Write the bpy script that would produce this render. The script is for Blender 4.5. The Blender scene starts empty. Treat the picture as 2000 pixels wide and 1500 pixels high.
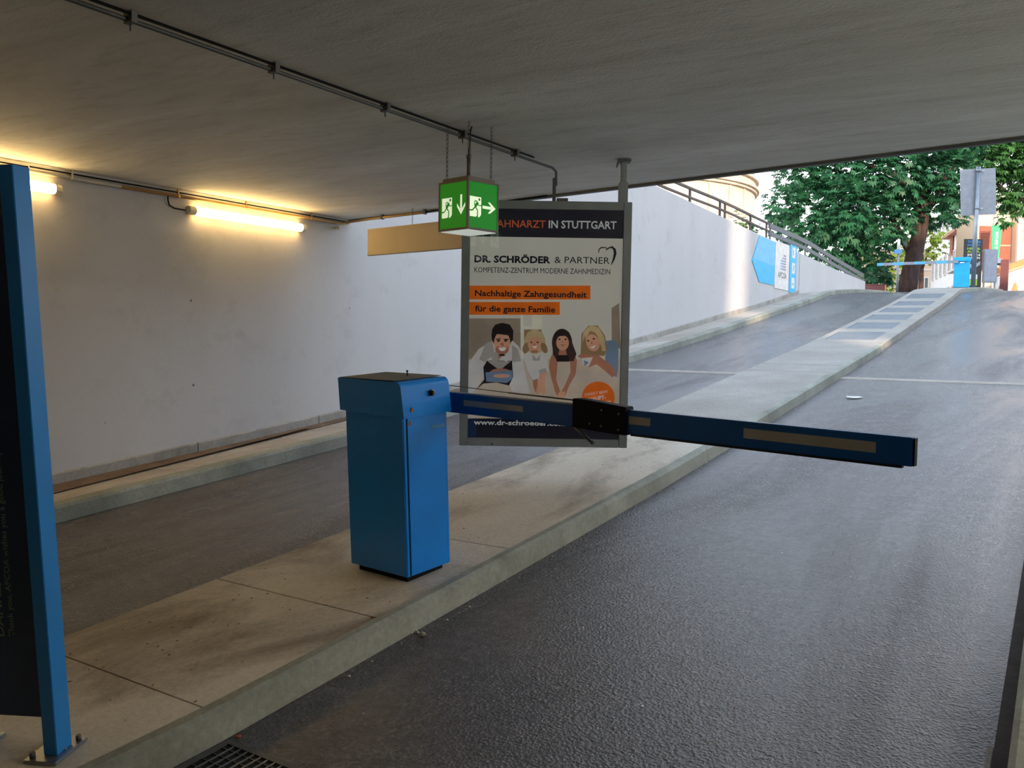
import bpy, bmesh, math, random
import numpy as np
from mathutils import Vector, Matrix

random.seed(7)
C = bpy.context.scene.collection
SC = bpy.context.scene

# ------------------------------------------------------------------ camera
CAMZ = 1.546
cam_d = bpy.data.cameras.new('camera'); cam_d.sensor_width = 36.0; cam_d.lens = 30.447
cam_d.clip_start = 0.05; cam_d.clip_end = 500
cam = bpy.data.objects.new('camera', cam_d); C.objects.link(cam)
Rv = Vector((0.84155, 0.53995, 0.01559)); Uv = Vector((-0.04101, 0.03509, 0.99854)); Fv = Vector((-0.53862, 0.84096, -0.05168))
M = Matrix(((Rv.x, Uv.x, -Fv.x, 0), (Rv.y, Uv.y, -Fv.y, 0), (Rv.z, Uv.z, -Fv.z, CAMZ), (0, 0, 0, 1)))
cam.matrix_world = M
SC.camera = cam

# ------------------------------------------------------------------ world, sun, exposure
w = bpy.data.worlds.new('sky'); SC.world = w; w.use_nodes = True
bg = w.node_tree.nodes['Background']
nt_ = w.node_tree
tc_ = nt_.nodes.new('ShaderNodeTexCoord'); sx_ = nt_.nodes.new('ShaderNodeSeparateXYZ'); rp_ = nt_.nodes.new('ShaderNodeValToRGB')
nt_.links.new(tc_.outputs['Generated'], sx_.inputs[0]); nt_.links.new(sx_.outputs['Z'], rp_.inputs[0]); nt_.links.new(rp_.outputs[0], bg.inputs[0])
e_ = rp_.color_ramp.elements; e_[0].position = 0.0; e_[0].color = (1.0, .97, .95, 1); e_[1].position = 1.0; e_[1].color = (.26, .36, .52, 1)
m_ = rp_.color_ramp.elements.new(.35); m_.color = (.66, .74, .86, 1)
bg.inputs[1].default_value = 2.1
sun_d = bpy.data.lights.new('sun', 'SUN'); sun_d.energy = 4.6; sun_d.angle = math.radians(.9); sun_d.color = (1.0, 0.76, 0.56)
sun = bpy.data.objects.new('sun', sun_d); C.objects.link(sun)
sun.rotation_euler = Vector((-0.6, 0.8, -0.28)).to_track_quat('-Z', 'Y').to_euler()
sun.location = (20, -30, 30)
SC.view_settings.view_transform = 'Standard'; SC.view_settings.look = 'None'
SC.view_settings.exposure = 0.62; SC.view_settings.gamma = 1.0
SC.view_settings.use_curve_mapping = False

# ------------------------------------------------------------------ materials
def lin(c):
    return tuple((x/255/12.92 if x/255 <= .04045 else ((x/255+.055)/1.055)**2.4) for x in c)

class NB:
    def __init__(s, name):
        s.m = bpy.data.materials.new(name); s.m.use_nodes = True
        s.t = s.m.node_tree; s.b = s.t.nodes['Principled BSDF']; s._co = None
    def n(s, typ, **k):
        nd = s.t.nodes.new(typ)
        for a, v in k.items(): setattr(nd, a, v)
        return nd
    def l(s, a, b): s.t.links.new(a, b)
    def co(s):
        if s._co is None: s._co = s.n('ShaderNodeTexCoord').outputs['Object']
        return s._co
    def map(s, scale):
        mp = s.n('ShaderNodeMapping'); mp.inputs['Scale'].default_value = scale
        s.l(s.co(), mp.inputs[0]); return mp.outputs[0]
    def noise(s, scale, detail=4, rough=.55, vec=None, dist=0):
        nd = s.n('ShaderNodeTexNoise'); nd.inputs['Scale'].default_value = scale
        nd.inputs['Detail'].default_value = detail; nd.inputs['Roughness'].default_value = rough
        nd.inputs['Distortion'].default_value = dist
        s.l(vec if vec is not None else s.co(), nd.inputs['Vector']); return nd.outputs['Fac']
    def ramp(s, fac, p0, p1, c0=(0, 0, 0), c1=(1, 1, 1)):
        r = s.n('ShaderNodeValToRGB'); e = r.color_ramp.elements
        e[0].position = p0; e[1].position = p1; e[0].color = (*c0, 1); e[1].color = (*c1, 1)
        s.l(fac, r.inputs[0]); return r.outputs[0]
    def mix(s, fac, a, b, mode='MIX'):
        m = s.n('ShaderNodeMixRGB', blend_type=mode)
        for i, v in ((0, fac), (1, a), (2, b)):
            if isinstance(v, (int, float)): m.inputs[i].default_value = v
            elif isinstance(v, tuple): m.inputs[i].default_value = (*v, 1)
            else: s.l(v, m.inputs[i])
        return m.outputs[0]
    def bump(s, h, strength, dist, prev=None):
        b = s.n('ShaderNodeBump'); b.inputs['Strength'].default_value = strength; b.inputs['Distance'].default_value = dist
        s.l(h, b.inputs['Height'])
        if prev is not None: s.l(prev, b.inputs['Normal'])
        return b.outputs[0]
    def set(s, **k):
        for a, v in k.items():
            i = s.b.inputs[a.replace('_', ' ')]
            if isinstance(v, (int, float)): i.default_value = v
            elif isinstance(v, tuple): i.default_value = (*v, 1)
            else: s.l(v, i)
        return s.m

def plain(name, rgb, rough=.6, metal=0.0, var=.12, vs=6, bumpd=0.0, coat=0.0, spec=.5):
    """plain paint / plastic / metal with faint procedural variation"""
    q = NB(name); c = lin(rgb)
    f = q.noise(vs, 3)
    col = q.mix(q.ramp(f, .3, .7), tuple(x*(1-var) for x in c), tuple(min(1, x*(1+var)) for x in c))
    q.set(Base_Color=col, Roughness=rough, Metallic=metal)
    q.b.inputs['Specular IOR Level'].default_value = spec
    q.b.inputs['Coat Weight'].default_value = coat
    if bumpd: q.set(Normal=q.bump(q.noise(vs*8, 4), .5, bumpd))
    return q.m

def emis(name, rgb, strength):
    q = NB(name); q.set(Base_Color=lin(rgb), Roughness=.5)
    q.b.inputs['Emission Color'].default_value = (*lin(rgb), 1); q.b.inputs['Emission Strength'].default_value = strength
    return q.m

def m_concrete(name, a, b, stain, s_amt=.5, big=.9, fine=40, bd=.004, rough=.85, stretch=(1, 1, 1)):
    q = NB(name); v = q.map(stretch)
    n1 = q.noise(big, 5, .6, v); n2 = q.noise(fine, 3, .6); n3 = q.noise(big*1.7, 6, .65, v, .6)
    col = q.mix(q.ramp(n1, .35, .68), lin(a), lin(b))
    col = q.mix(q.ramp(n3, .50, .72, (0, 0, 0), (s_amt,)*3), col, lin(stain))
    col = q.mix(.25, col, q.ramp(n2, .3, .7, (.25,)*3, (.75,)*3), 'OVERLAY')
    q.set(Base_Color=col, Roughness=rough, Normal=q.bump(q.noise(fine*1.5, 5, .7), .45, bd))
    q.b.inputs['Specular IOR Level'].default_value = .35
    return q.m

def m_wall(name):
    q = NB(name)
    v = q.map((1, 1, .22)); n1 = q.noise(.9, 5, .6, v)           # vertical runs
    n2 = q.noise(2.2, 6, .7); n3 = q.noise(55, 3, .6)
    col = q.mix(q.ramp(n1, .2, .85), lin((188, 186, 184)), lin((200, 199, 199)))
    col = q.mix(q.ramp(n2, .55, .8, (0, 0, 0), (.42,)*3), col, lin((150, 146, 139)))
    # sparse small stains
    vo = q.n('ShaderNodeTexVoronoi'); vo.inputs['Scale'].default_value = 3.4; q.l(q.co(), vo.inputs['Vector'])
    sp = q.ramp(vo.outputs['Distance'], .03, .055, (1, 1, 1), (0, 0, 0))
    msk = q.mix(1.0, sp, q.ramp(q.noise(.8, 2), .5, .56), 'MULTIPLY')
    col = q.mix(msk, col, lin((112, 104, 95)))
    return q.set(Base_Color=col, Roughness=.8, Normal=q.bump(q.mix(.5, n3, n2), .35, .006))

def m_ceiling(name):
    q = NB(name); v = q.map((.35, 1.6, 1)); n1 = q.noise(1.2, 6, .65, v, .5); n2 = q.noise(9, 5, .7, v)
    col = q.mix(q.ramp(n1, .32, .7), lin((206, 204, 196)), lin((236, 236, 232)))
    col = q.mix(q.ramp(n2, .5, .75, (0, 0, 0), (.55,)*3), col, lin((178, 174, 163)))
    return q.set(Base_Color=col, Roughness=.75, Normal=q.bump(q.mix(.5, n2, q.noise(60, 3)), .45, .01))

def m_asphalt(name):
    q = NB(name)
    vo = q.n('ShaderNodeTexVoronoi'); vo.inputs['Scale'].default_value = 75; q.l(q.co(), vo.inputs['Vector'])
    big = q.noise(.7, 4, .6, q.map((1.6, .35, 1)), .8)
    big2 = q.noise(.33, 2, .5, q.map((2.2, .5, 1)))
    n = q.noise(95, 3, .7)
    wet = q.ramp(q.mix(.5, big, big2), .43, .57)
    col = q.mix(q.ramp(vo.outputs['Color'], .2, .9), lin((56, 51, 50)), lin((136, 128, 126)))
    col = q.mix(q.ramp(q.noise(38, 4, .75), .40, .62, (.75,)*3, (0, 0, 0)), col, lin((34, 30, 30)))
    col = q.mix(q.ramp(q.noise(9, 9, .82, q.map((.6, 1.0, 1))), .44, .56, (.7,)*3, (0, 0, 0)), col, lin((44, 40, 40)))
    col = q.mix(q.ramp(q.noise(1.3, 4), .45, .75, (0, 0, 0), (.5,)*3), col, lin((84, 70, 64)))
    col = q.mix(q.mix(.8, (0, 0, 0), q.mix(.35, wet, q.ramp(q.noise(16, 8, .8), .48, .56), 'MULTIPLY')), col, lin((104, 104, 110)))  # bluish sheen painted into the colour of the wet patches
    vs = q.n('ShaderNodeTexVoronoi'); vs.inputs['Scale'].default_value = 9; q.l(q.co(), vs.inputs['Vector'])
    spk = q.mix(1.0, q.ramp(vs.outputs['Distance'], .035, .06, (1, 1, 1), (0, 0, 0)), q.ramp(q.noise(3, 2), .58, .62), 'MULTIPLY')
    col = q.mix(spk, col, lin((200, 196, 186)))
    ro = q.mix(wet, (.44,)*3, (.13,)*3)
    h = q.mix(.45, q.mix(.4, vo.outputs['Distance'], q.noise(34, 3, .7)), n)
    nm = q.bump(h, 1.0, .017)
    mr = q.n('ShaderNodeMapRange'); mr.inputs[3].default_value = 1.0; mr.inputs[4].default_value = .62
    q.l(wet, mr.inputs[0]); q.l(mr.outputs[0], nm.node.inputs['Strength'])
    q.set(Base_Color=col, Roughness=ro, Normal=nm)
    q.b.inputs['Specular IOR Level'].default_value = .75
    return q.m

def m_leaf(name, a, b, c):
    q = NB(name); n1 = q.noise(.8, 3); n2 = q.noise(6, 2)
    col = q.mix(q.ramp(n1, .35, .65), lin(a), lin(b)); col = q.mix(q.ramp(n2, .55, .75), col, lin(c))
    q.set(Base_Color=col, Roughness=.5)
    q.b.inputs['Transmission Weight'].default_value = 0.0
    t = q.n('ShaderNodeBsdfTranslucent'); q.l(col, t.inputs[0])
    mx = q.n('ShaderNodeMixShader'); mx.inputs[0].default_value = .28
    q.l(q.b.outputs[0], mx.inputs[1]); q.l(t.outputs[0], mx.inputs[2])
    q.l(mx.outputs[0], q.t.nodes['Material Output'].inputs[0])
    return q.m

def assumed_backlight(m, k=.22):
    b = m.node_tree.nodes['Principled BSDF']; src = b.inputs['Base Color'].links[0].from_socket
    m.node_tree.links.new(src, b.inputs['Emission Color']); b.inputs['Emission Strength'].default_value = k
def m_bark(name, a, b):
    q = NB(name); v = q.map((1, 1, .15)); n1 = q.noise(9, 5, .7, v)
    return q.set(Base_Color=q.mix(q.ramp(n1, .35, .7), lin(a), lin(b)), Roughness=.9, Normal=q.bump(n1, .9, .05))

def m_glasspane(name):
    q = NB(name); nt = q.t
    tr = q.n('ShaderNodeBsdfTransparent'); gl = q.n('ShaderNodeBsdfGlossy'); gl.inputs['Roughness'].default_value = .02
    fr = q.n('ShaderNodeFresnel'); fr.inputs[0].default_value = 1.5
    mx = q.n('ShaderNodeMixShader'); q.l(fr.outputs[0], mx.inputs[0]); q.l(tr.outputs[0], mx.inputs[1]); q.l(gl.outputs[0], mx.inputs[2])
    tr.inputs[0].default_value = (.93, .95, .94, 1)
    q.l(mx.outputs[0], nt.nodes['Material Output'].inputs[0]); return q.m

MT = {}
MT['wall'] = m_wall('painted_concrete_wall')
MT['ceiling'] = m_ceiling('painted_concrete_soffit')
MT['asphalt'] = m_asphalt('wet_asphalt')
MT['skirt'] = m_concrete('skirting_concrete', (150, 146, 138), (172, 169, 162), (104, 97, 88), .6, 1.5)
MT['kerb'] = m_concrete('kerb_concrete', (134, 136, 124), (164, 166, 154), (96, 92, 82), .5, 1.2)
MT['walk'] = m_concrete('sidewalk_concrete', (168, 160, 148), (188, 182, 172), (128, 108, 86), .45, .8)
MT['island'] = m_concrete('island_concrete', (186, 176, 158), (212, 205, 190), (98, 80, 64), .95, .62, 45, .004, .8, (1, .55, 1))
MT['gframe'] = m_concrete('pale_concrete', (150, 145, 136), (166, 161, 152), (130, 124, 114), .3, 1)
MT['blue'] = plain('blue_paint', (0, 134, 232), .32, 0, .06, 3, 0, .3)
MT['blue_boom'] = plain('blue_boom_paint', (0, 84, 160), .4, 0, .06, 3)
MT['navy'] = plain('dark_navy_panel', (2, 46, 86), .45, 0, .15, 3)
MT['totem_blue'] = plain('totem_blue', (22, 128, 205), .4, 0, .06, 3)
MT['top_dirty'] = m_concrete('dusty_cover', (92, 92, 84), (116, 114, 104), (40, 70, 84), .5, 6, 60, .001, .6)
MT['tape'] = plain('reflective_tape', (168, 164, 156), .5)
MT['black'] = plain('black_plastic', (7, 7, 8), .6, spec=.2)
MT['rubber'] = plain('black_rubber', (20, 20, 22), .7)
MT['chrome'] = plain('chrome', (200, 200, 205), .22, 1.0)
MT['galv'] = plain('galvanised_steel', (150, 156, 162), .42, .8)
MT['darkgalv'] = plain('weathered_steel', (96, 98, 98), .55, .5)
MT['brass'] = plain('warm_metal_conduit', (196, 160, 104), .4, .5)
MT['whitepipe'] = plain('pale_conduit', (196, 188, 170), .5)
MT['rust'] = plain('rust', (150, 92, 50), .9)
MT['poster_frame'] = plain('grey_anodised_frame', (132, 140, 142), .45, .3)
MT['print'] = plain('print_beige', (205, 200, 190), .5, 0, .05, 1.2)
MT['header'] = plain('print_navy', (24, 22, 38), .4)
MT['orange'] = plain('print_orange', (226, 108, 26), .5)
MT['ink'] = plain('print_ink', (28, 28, 40), .5)
MT['inklight'] = plain('print_light_grey', (205, 205, 205), .5)
MT['inkorange'] = plain('print_dull_orange', (200, 92, 52), .5)
MT['glass'] = m_glasspane('poster_glass')
MT['lens'] = plain('opal_plastic', (225, 216, 190), .4)
MT['tube'] = emis('lit_tube', (255, 214, 140), 14)
MT['green'] = emis('lit_green_panel', (0, 108, 14), 0.52)
MT['pict'] = emis('lit_white_pictogram', (225, 240, 205), 0.5)
MT['diff'] = emis('lit_diffuser', (215, 225, 215), .35)
MT['cubeframe'] = plain('grey_brown_metal', (110, 102, 96), .5, .4)
MT['tan'] = plain('tan_board', (200, 184, 154), .7, 0, .06, 1.5)
MT['railbrown'] = plain('rail_brown', (70, 56, 48), .6)
MT['railgrey'] = plain('rail_grey', (98, 102, 104), .6)
MT['cyan'] = plain('sign_cyan', (20, 180, 236), .5)
MT['cyanlight'] = plain('sign_pale_blue', (96, 186, 230), .5)
MT['signwhite'] = plain('sign_white', (224, 218, 212), .5)
MT['signgrey'] = plain('sign_grey', (92, 98, 106), .5)
MT['signblue2'] = plain('sign_mid_blue', (90, 150, 205), .5)
MT['far_blue'] = plain('bright_blue_paint', (0, 182, 245), .4)  # same blue paint, lightened for the daylight on the far cabinet
MT['alu'] = plain('aluminium_sheet', (142, 148, 156), .5, .35)
MT['stone'] = m_concrete('sandstone', (196, 180, 158), (210, 194, 172), (176, 156, 132), .4, .35, 6, .01)
MT['white_fac'] = plain('white_facade', (248, 246, 242), .8, 0, .03, 1)
MT['beige_fac'] = plain('beige_facade', (216, 190, 162), .8, 0, .05, 1)
MT['winglass'] = plain('window_glass', (96, 104, 108), .15, 0, .2, .6)
MT['winframe'] = plain('window_frame', (220, 214, 205), .6)
MT['shutter'] = plain('terracotta_shutter', (164, 88, 66), .7)
MT['eave'] = plain('eave_terracotta', (196, 128, 100), .7)
MT['banner'] = plain('green_banner', (52, 178, 112), .6)
MT['brick'] = plain('orange_brick', (206, 136, 84), .8)
MT['planter'] = plain('brown_box_paint', (110, 62, 58), .6)
MT['signblack'] = plain('sign_black', (34, 38, 44), .4)
MT['lime'] = plain('print_lime', (150, 196, 40), .5)
MT['printblue'] = plain('print_blue', (20, 140, 200), .5)
MT['leaf'] = m_leaf('foliage_dark', (26, 74, 46), (44, 104, 66), (84, 138, 96))
MT['leaf2'] = m_leaf('foliage_mid', (40, 84, 40), (66, 118, 58), (110, 140, 90))
MT['leaf3'] = m_leaf('foliage_yellow', (96, 128, 44), (134, 160, 60), (160, 150, 90))
MT['bark'] = m_bark('bark', (34, 26, 26), (82, 60, 50))
MT['paper'] = plain('white_paper', (228, 228, 224), .8)
MT['stonebit'] = plain('pebble', (190, 184, 168), .8)
MT['leafdry'] = plain('dry_leaf', (170, 120, 60), .8)
MT['redbit'] = plain('red_plastic', (180, 80, 60), .6)
MT['pit'] = plain('dark_pit', (8, 8, 8), .9)
MT['dirt'] = m_concrete('dirt', (104, 84, 66), (128, 108, 86), (70, 58, 48), .5, 3, 60, .004)
MT['gutter'] = m_concrete('gutter', (58, 50, 46), (78, 68, 62), (40, 34, 30), .5, 3)
MT['city'] = plain('render_grey', (170, 162, 150), .8)
MT['led_grey'] = plain('panel_grey', (150, 155, 168), .5)
MT['deck'] = plain('deck_concrete', (150, 148, 142), .85)
MT['greytext'] = plain('faded_lettering', (120, 142, 128), .6)
MT['skin'] = plain('print_skin', (214, 158, 130), .6)
MT['skin2'] = plain('print_skin_shade', (176, 118, 96), .6)
MT['hairdark'] = plain('print_hair_dark', (38, 28, 30), .6)
MT['hairbrown'] = plain('print_hair_brown', (66, 46, 44), .6)
MT['hairblond'] = plain('print_hair_blond', (196, 172, 130), .6)
MT['hairblond2'] = plain('print_hair_blond_shade', (150, 120, 88), .6)
MT['shirt'] = plain('print_shirt', (206, 200, 196), .6)
MT['shirt2'] = plain('print_shirt_shade', (168, 160, 156), .6)
MT['shirtblue'] = plain('print_shirt_blue', (116, 134, 158), .6)
MT['shade'] = plain('print_warm_shade', (150, 134, 118), .6)
MT['floorprint'] = plain('print_floor', (196, 178, 162), .6)
MT['shelf'] = plain('print_shelf', (222, 214, 196), .6)
MT['teeth'] = plain('print_teeth', (238, 232, 224), .6)

PRINTS = ['print', 'header', 'orange', 'ink', 'inklight', 'inkorange', 'skin', 'skin2', 'hairdark', 'hairbrown', 'hairblond', 'hairblond2', 'shirt', 'shirt2', 'shirtblue', 'shade', 'floorprint', 'shelf', 'teeth']
for n_ in PRINTS: assumed_backlight(MT[n_], .22)  # weak emission added to the poster prints, a backlight is assumed
MT['tube_white'] = emis('lit_neutral_tube', (255, 244, 226), 70)  # for the fill lamps added on the right wall
# ------------------------------------------------------------------ mesh helpers
def finish(name, bm, mats, parent=None, smooth=False, bevel=0):
    if bevel:
        bmesh.ops.bevel(bm, geom=list(bm.edges), offset=bevel, segments=2, affect='EDGES', clamp_overlap=True)
    me = bpy.data.meshes.new(name); bm.to_mesh(me); bm.free()
    if not isinstance(mats, (list, tuple)): mats = [mats]
    for m in mats: me.materials.append(m)
    if smooth:
        for p in me.polygons: p.use_smooth = True
    o = bpy.data.objects.new(name, me); C.objects.link(o)
    if parent: o.parent = parent
    return o

def box(bm, x0, x1, y0, y1, z0, z1, mi=0):
    v = [bm.verts.new(p) for p in ((x0, y0, z0), (x1, y0, z0), (x1, y1, z0), (x0, y1, z0), (x0, y0, z1), (x1, y0, z1), (x1, y1, z1), (x0, y1, z1))]
    for f in ((0, 3, 2, 1), (4, 5, 6, 7), (0, 1, 5, 4), (1, 2, 6, 5), (2, 3, 7, 6), (3, 0, 4, 7)):
        bm.faces.new([v[i] for i in f]).material_index = mi

def B(): return bmesh.new()
def boxo(name, dims, mat, parent=None, bevel=0):
    bm = B(); box(bm, *dims); return finish(name, bm, mat, parent, bevel=bevel)

def prism(bm, pts, axis, a, b, mi=0):
    """extrude a polygon: axis 'x','y','z'; pts are the other two coordinates in order"""
    def P(p, t):
        return {'x': (t, p[0], p[1]), 'y': (p[0], t, p[1]), 'z': (p[0], p[1], t)}[axis]
    A = [bm.verts.new(P(p, a)) for p in pts]; Bv = [bm.verts.new(P(p, b)) for p in pts]; n = len(pts)
    fs = [bm.faces.new(A), bm.faces.new(Bv[::-1])]
    for i in range(n): fs.append(bm.faces.new((A[i], Bv[i], Bv[(i+1) % n], A[(i+1) % n])))
    for f in fs: f.material_index = mi
    bmesh.ops.recalc_face_normals(bm, faces=fs)

def tube(bm, pts, r, seg=8, mi=0, cap=True):
    pts = [Vector(p) for p in pts]; rings = []
    rs = r if isinstance(r, (list, tuple)) else [r]*len(pts)
    ref = None
    for i, p in enumerate(pts):
        d = (pts[min(i+1, len(pts)-1)]-pts[max(i-1, 0)]).normalized()
        if ref is None: ref = Vector((0, 0, 1)) if abs(d.z) < .9 else Vector((1, 0, 0))
        u = d.cross(ref).normalized(); v = d.cross(u).normalized(); ref = -v if False else ref
        rings.append([bm.verts.new(p+(u*math.cos(2*math.pi*k/seg)+v*math.sin(2*math.pi*k/seg))*rs[i]) for k in range(seg)])
    for a, b in zip(rings, rings[1:]):
        for k in range(seg):
            f = bm.faces.new((a[k], a[(k+1) % seg], b[(k+1) % seg], b[k])); f.material_index = mi; f.smooth = True
    if cap:
        bm.faces.new(rings[0][::-1]).material_index = mi; bm.faces.new(rings[-1]).material_index = mi

def thing(name, label, cat, loc=(0, 0, 0), rz=0, group=None, rx=0):
    o = bpy.data.objects.new(name, None); o.empty_display_size = .2; C.objects.link(o)
    o.rotation_mode = 'XYZ'; o.location = loc; o.rotation_euler = (rx, 0, rz)
    o['label'] = label; o['category'] = cat
    if group: o['group'] = group
    return o
def tag(o, label, cat, group=None):
    o['label'] = label; o['category'] = cat
    if group: o['group'] = group
    return o
def struct(o, label=None):
    o['kind'] = 'structure'
    if label: o['label'] = label
    return o
def stuff(o): o['kind'] = 'stuff'; return o

def text(name, body, mat, parent, x, z, h, width=None, y=-.001, bold=0.0, rot=0.0, align='LEFT', shear=0.0, thick=.0004):
    """flat lettering in the parent's local XZ plane, facing -Y; h = capital height"""
    cu = bpy.data.curves.new('t', 'FONT'); cu.body = body; cu.size = 1.0; cu.offset = bold; cu.shear = shear
    cu.resolution_u = 2; cu.extrude = 0
    o = bpy.data.objects.new('t', cu); C.objects.link(o)
    dg = bpy.context.evaluated_depsgraph_get(); me = bpy.data.meshes.new_from_object(o.evaluated_get(dg))
    bpy.data.objects.remove(o)
    co = np.array([v.co[:] for v in me.vertices])
    x0, x1 = co[:, 0].min(), co[:, 0].max()
    s = h/.73; sx = s if width is None else width/(x1-x0)
    px = (co[:, 0]-x0)*sx; pz = co[:, 1]*s
    if align == 'CENTER': px -= (x1-x0)*sx/2
    c, sn = math.cos(rot), math.sin(rot)
    for i, v in enumerate(me.vertices):
        v.co = (x+px[i]*c-pz[i]*sn, y, z+px[i]*sn+pz[i]*c)
    me.materials.clear(); me.materials.append(mat); me.name = name
    o = bpy.data.objects.new(name, me); C.objects.link(o); o.parent = parent
    return o

def flat(bm, pts, y, mi):
    f = bm.faces.new([bm.verts.new((p[0], y, p[1])) for p in pts]); f.material_index = mi
    f.normal_update()
    if f.normal.y > 0: f.normal_flip()

# ------------------------------------------------------------------ ground profile along the lane (Y)
GY = [-12, -4, -2, 0, 2, 4, 6, 8, 10, 12, 14, 16, 18, 20, 22, 24, 26, 28, 30, 32, 36, 40, 200]
GZ = [-.60, -.22, -.112, 0, .111, .290, .474, .685, .915, 1.141, 1.365, 1.61, 1.87, 2.13, 2.38, 2.66, 2.96, 3.115, 3.235, 3.33, 3.50, 3.56, 3.60]
def zg(y): return float(np.interp(y, GY, GZ))
def ys(a, b, step=.5):
    n = max(1, int(math.ceil((b-a)/step))); return [a+(b-a)*i/n for i in range(n+1)]
def sweep(name, sec, y0, y1, mat, parent=None, step=.5, closed=True, xf=None):
    """sweep a cross-section [(x,dz)] along the ground profile"""
    bm = B(); rings = []
    for y in ys(y0, y1, step):
        rings.append([bm.verts.new(((x if xf is None else xf(x, y)), y, zg(y)+dz)) for x, dz in sec])
    n = len(sec)
    for a, b in zip(rings, rings[1:]):
        for k in range(n if closed else n-1):
            bm.faces.new((a[k], a[(k+1) % n], b[(k+1) % n], b[k]))
    if closed:
        bm.faces.new(rings[0]); bm.faces.new(rings[-1][::-1])
    bmesh.ops.recalc_face_normals(bm, faces=bm.faces)
    return finish(name, bm, mat, parent)

XW, XK, XL, XR, XB = -6.716, -5.832, -3.614, -2.479, -.10
ZC = 2.824
# ------------------------------------------------------------------ large structure
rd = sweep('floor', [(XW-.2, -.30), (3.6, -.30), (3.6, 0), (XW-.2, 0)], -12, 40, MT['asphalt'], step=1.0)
struct(rd)
# steel joint strips across both lanes; pale colour stands in for their shine
for xa, xb, yy in ((XK, XL, 11.72), (XR, XB, 11.66)):
    for dy in (0, .09):
        bm = B(); z0 = zg(yy+dy)
        box(bm, xa+.03, xb-.03, yy+dy, yy+dy+.040, z0-.02, z0+.012)
        o = finish('joint_strip', bm, MT['winframe'], rd)
# left pavement with kerb
sw = sweep('floor_pavement', [(XK, -.1), (XK, .105), (XK-.012, .118), (XK-.14, .118), (XK-.145, .112), (XW, .05), (XW, -.1)], -12, 36, MT['walk'])
struct(sw)
sweep('dirt_line', [(XW+.10, .068), (XW+.52, .0905), (XW+.40, .091), (XW+.10, .080)], -10, 6.4, MT['dirt'], sw, xf=lambda x, y: XW+(x-XW)*(1-.72*max(0, min(1, (y-1.5)/5))))
kb = sweep('kerb', [(XK+.004, -.1), (XK+.004, .100), (XK-.010, .121), (XK-.13, .121), (XK-.13, -.1)], -12, 36, MT['kerb'], sw)
dd_ = sweep('dirt_line', [(XW+.002, .03), (XW+.16, .07), (XW+.10, .072), (XW+.002, .078)], -10, 9.5, MT['dirt'], sw)
# left wall, top edge falls towards the street
WT = [(-12, 4.75), (7, 4.72), (15.67, 4.493), (21.3, 4.32), (25.97, 4.195), (30.6, 4.07), (35.75, 3.99)]
def wtop(y): return float(np.interp(y, [a for a, b in WT], [b for a, b in WT]))
bm = B(); rings = []
for y in ys(-12, 25.97, 1) + ys(26.0, 35.75, 1):
    rings.append([bm.verts.new(p) for p in ((XW, y, zg(y)-.3), (XW, y, wtop(y)), (XW-.30, y, wtop(y)), (XW-.30, y, zg(y)-.3))])
for a, b in zip(rings, rings[1:]):
    for k in range(4): bm.faces.new((a[k], a[(k+1) % 4], b[(k+1) % 4], b[k]))
bm.faces.new(rings[0]); bm.faces.new(rings[-1][::-1]); bmesh.ops.recalc_face_normals(bm, faces=bm.faces)
wl = struct(finish('wall_left', bm, MT['wall']))
# groove at the change of wall section
boxo('wall_joint', (XW-.002, XW+.003, 25.97, 26.0, zg(26)+.05, wtop(26)-.01), MT['darkgalv'], wl)
boxo('wall_joint', (XW-.002, XW+.002, 10.7, 10.712, zg(10.7)+.3, 4.6), MT['skirt'], wl)
# skirting blocks
bl = struct(thing('baseboard_left', 'x', 'x')); del bl['label']; del bl['category']
step = 1.527; k0 = 5.117 - 8*step; y = k0
while y < 25.9:
    y1 = min(y+step-.010, 25.95)
    sweep('skirting_block', [(XW+.001, .0), (XW+.028, .0), (XW+.028, .150), (XW+.020, .158), (XW+.001, .158)], y, y1, MT['skirt'], bl, step=1.6)
    y += step
# right hand kerb, gutter and wall
rk = sweep('floor_right_pavement', [(XB, -.1), (XB, .112), (XB+.02, .122), (3.4, .122), (3.4, -.1)], -12, 36, MT['kerb']); struct(rk)
gt = sweep('gutter', [(XB-.052, .001), (XB-.05, .004), (XB-.001, .004), (XB-.001, .001)], -12, 36, MT['gutter'], rk, closed=True)
for ya, yb in ((2.98, 3.22), (2.80, 2.93), (2.56, 2.68)):
    sweep('worn_line', [(XB-.070, .001), (XB-.066, .004), (XB-.054, .004), (XB-.053, .001)], ya, yb, MT['gframe'], rk, step=.1)
bm = B(); rings = []
for y in ys(-12, 35.75, 1):
    rings.append([bm.verts.new(p) for p in ((3.4, y, zg(y)-.3), (3.4, y, max(3.7, 4.3-.01*y)), (3.7, y, max(3.7, 4.3-.01*y)), (3.7, y, zg(y)-.3))])
for a, b in zip(rings, rings[1:]):
    for k in range(4): bm.faces.new((a[k], a[(k+1) % 4], b[(k+1) % 4], b[k]))
bm.faces.new(rings[0]); bm.faces.new(rings[-1][::-1]); bmesh.ops.recalc_face_normals(bm, faces=bm.faces)
struct(finish('wall_right', bm, MT['wall']))
boxo_ = boxo('wall_back', (XW-.3, 3.7, -12.3, -12, -1, 3.0), MT['wall']); struct(boxo_)
# ceiling slab (the bridge overhead); outer edge slightly skewed
def yedge(x): return 6.128-.1469*x
bm = B()
prism(bm, [(-7.0, -12.3), (3.9, -12.3), (3.9, yedge(3.9)), (-7.0, yedge(-7.0))], 'z', ZC, ZC+.9)
cl = struct(finish('ceiling', bm, MT['ceiling']))
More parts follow.
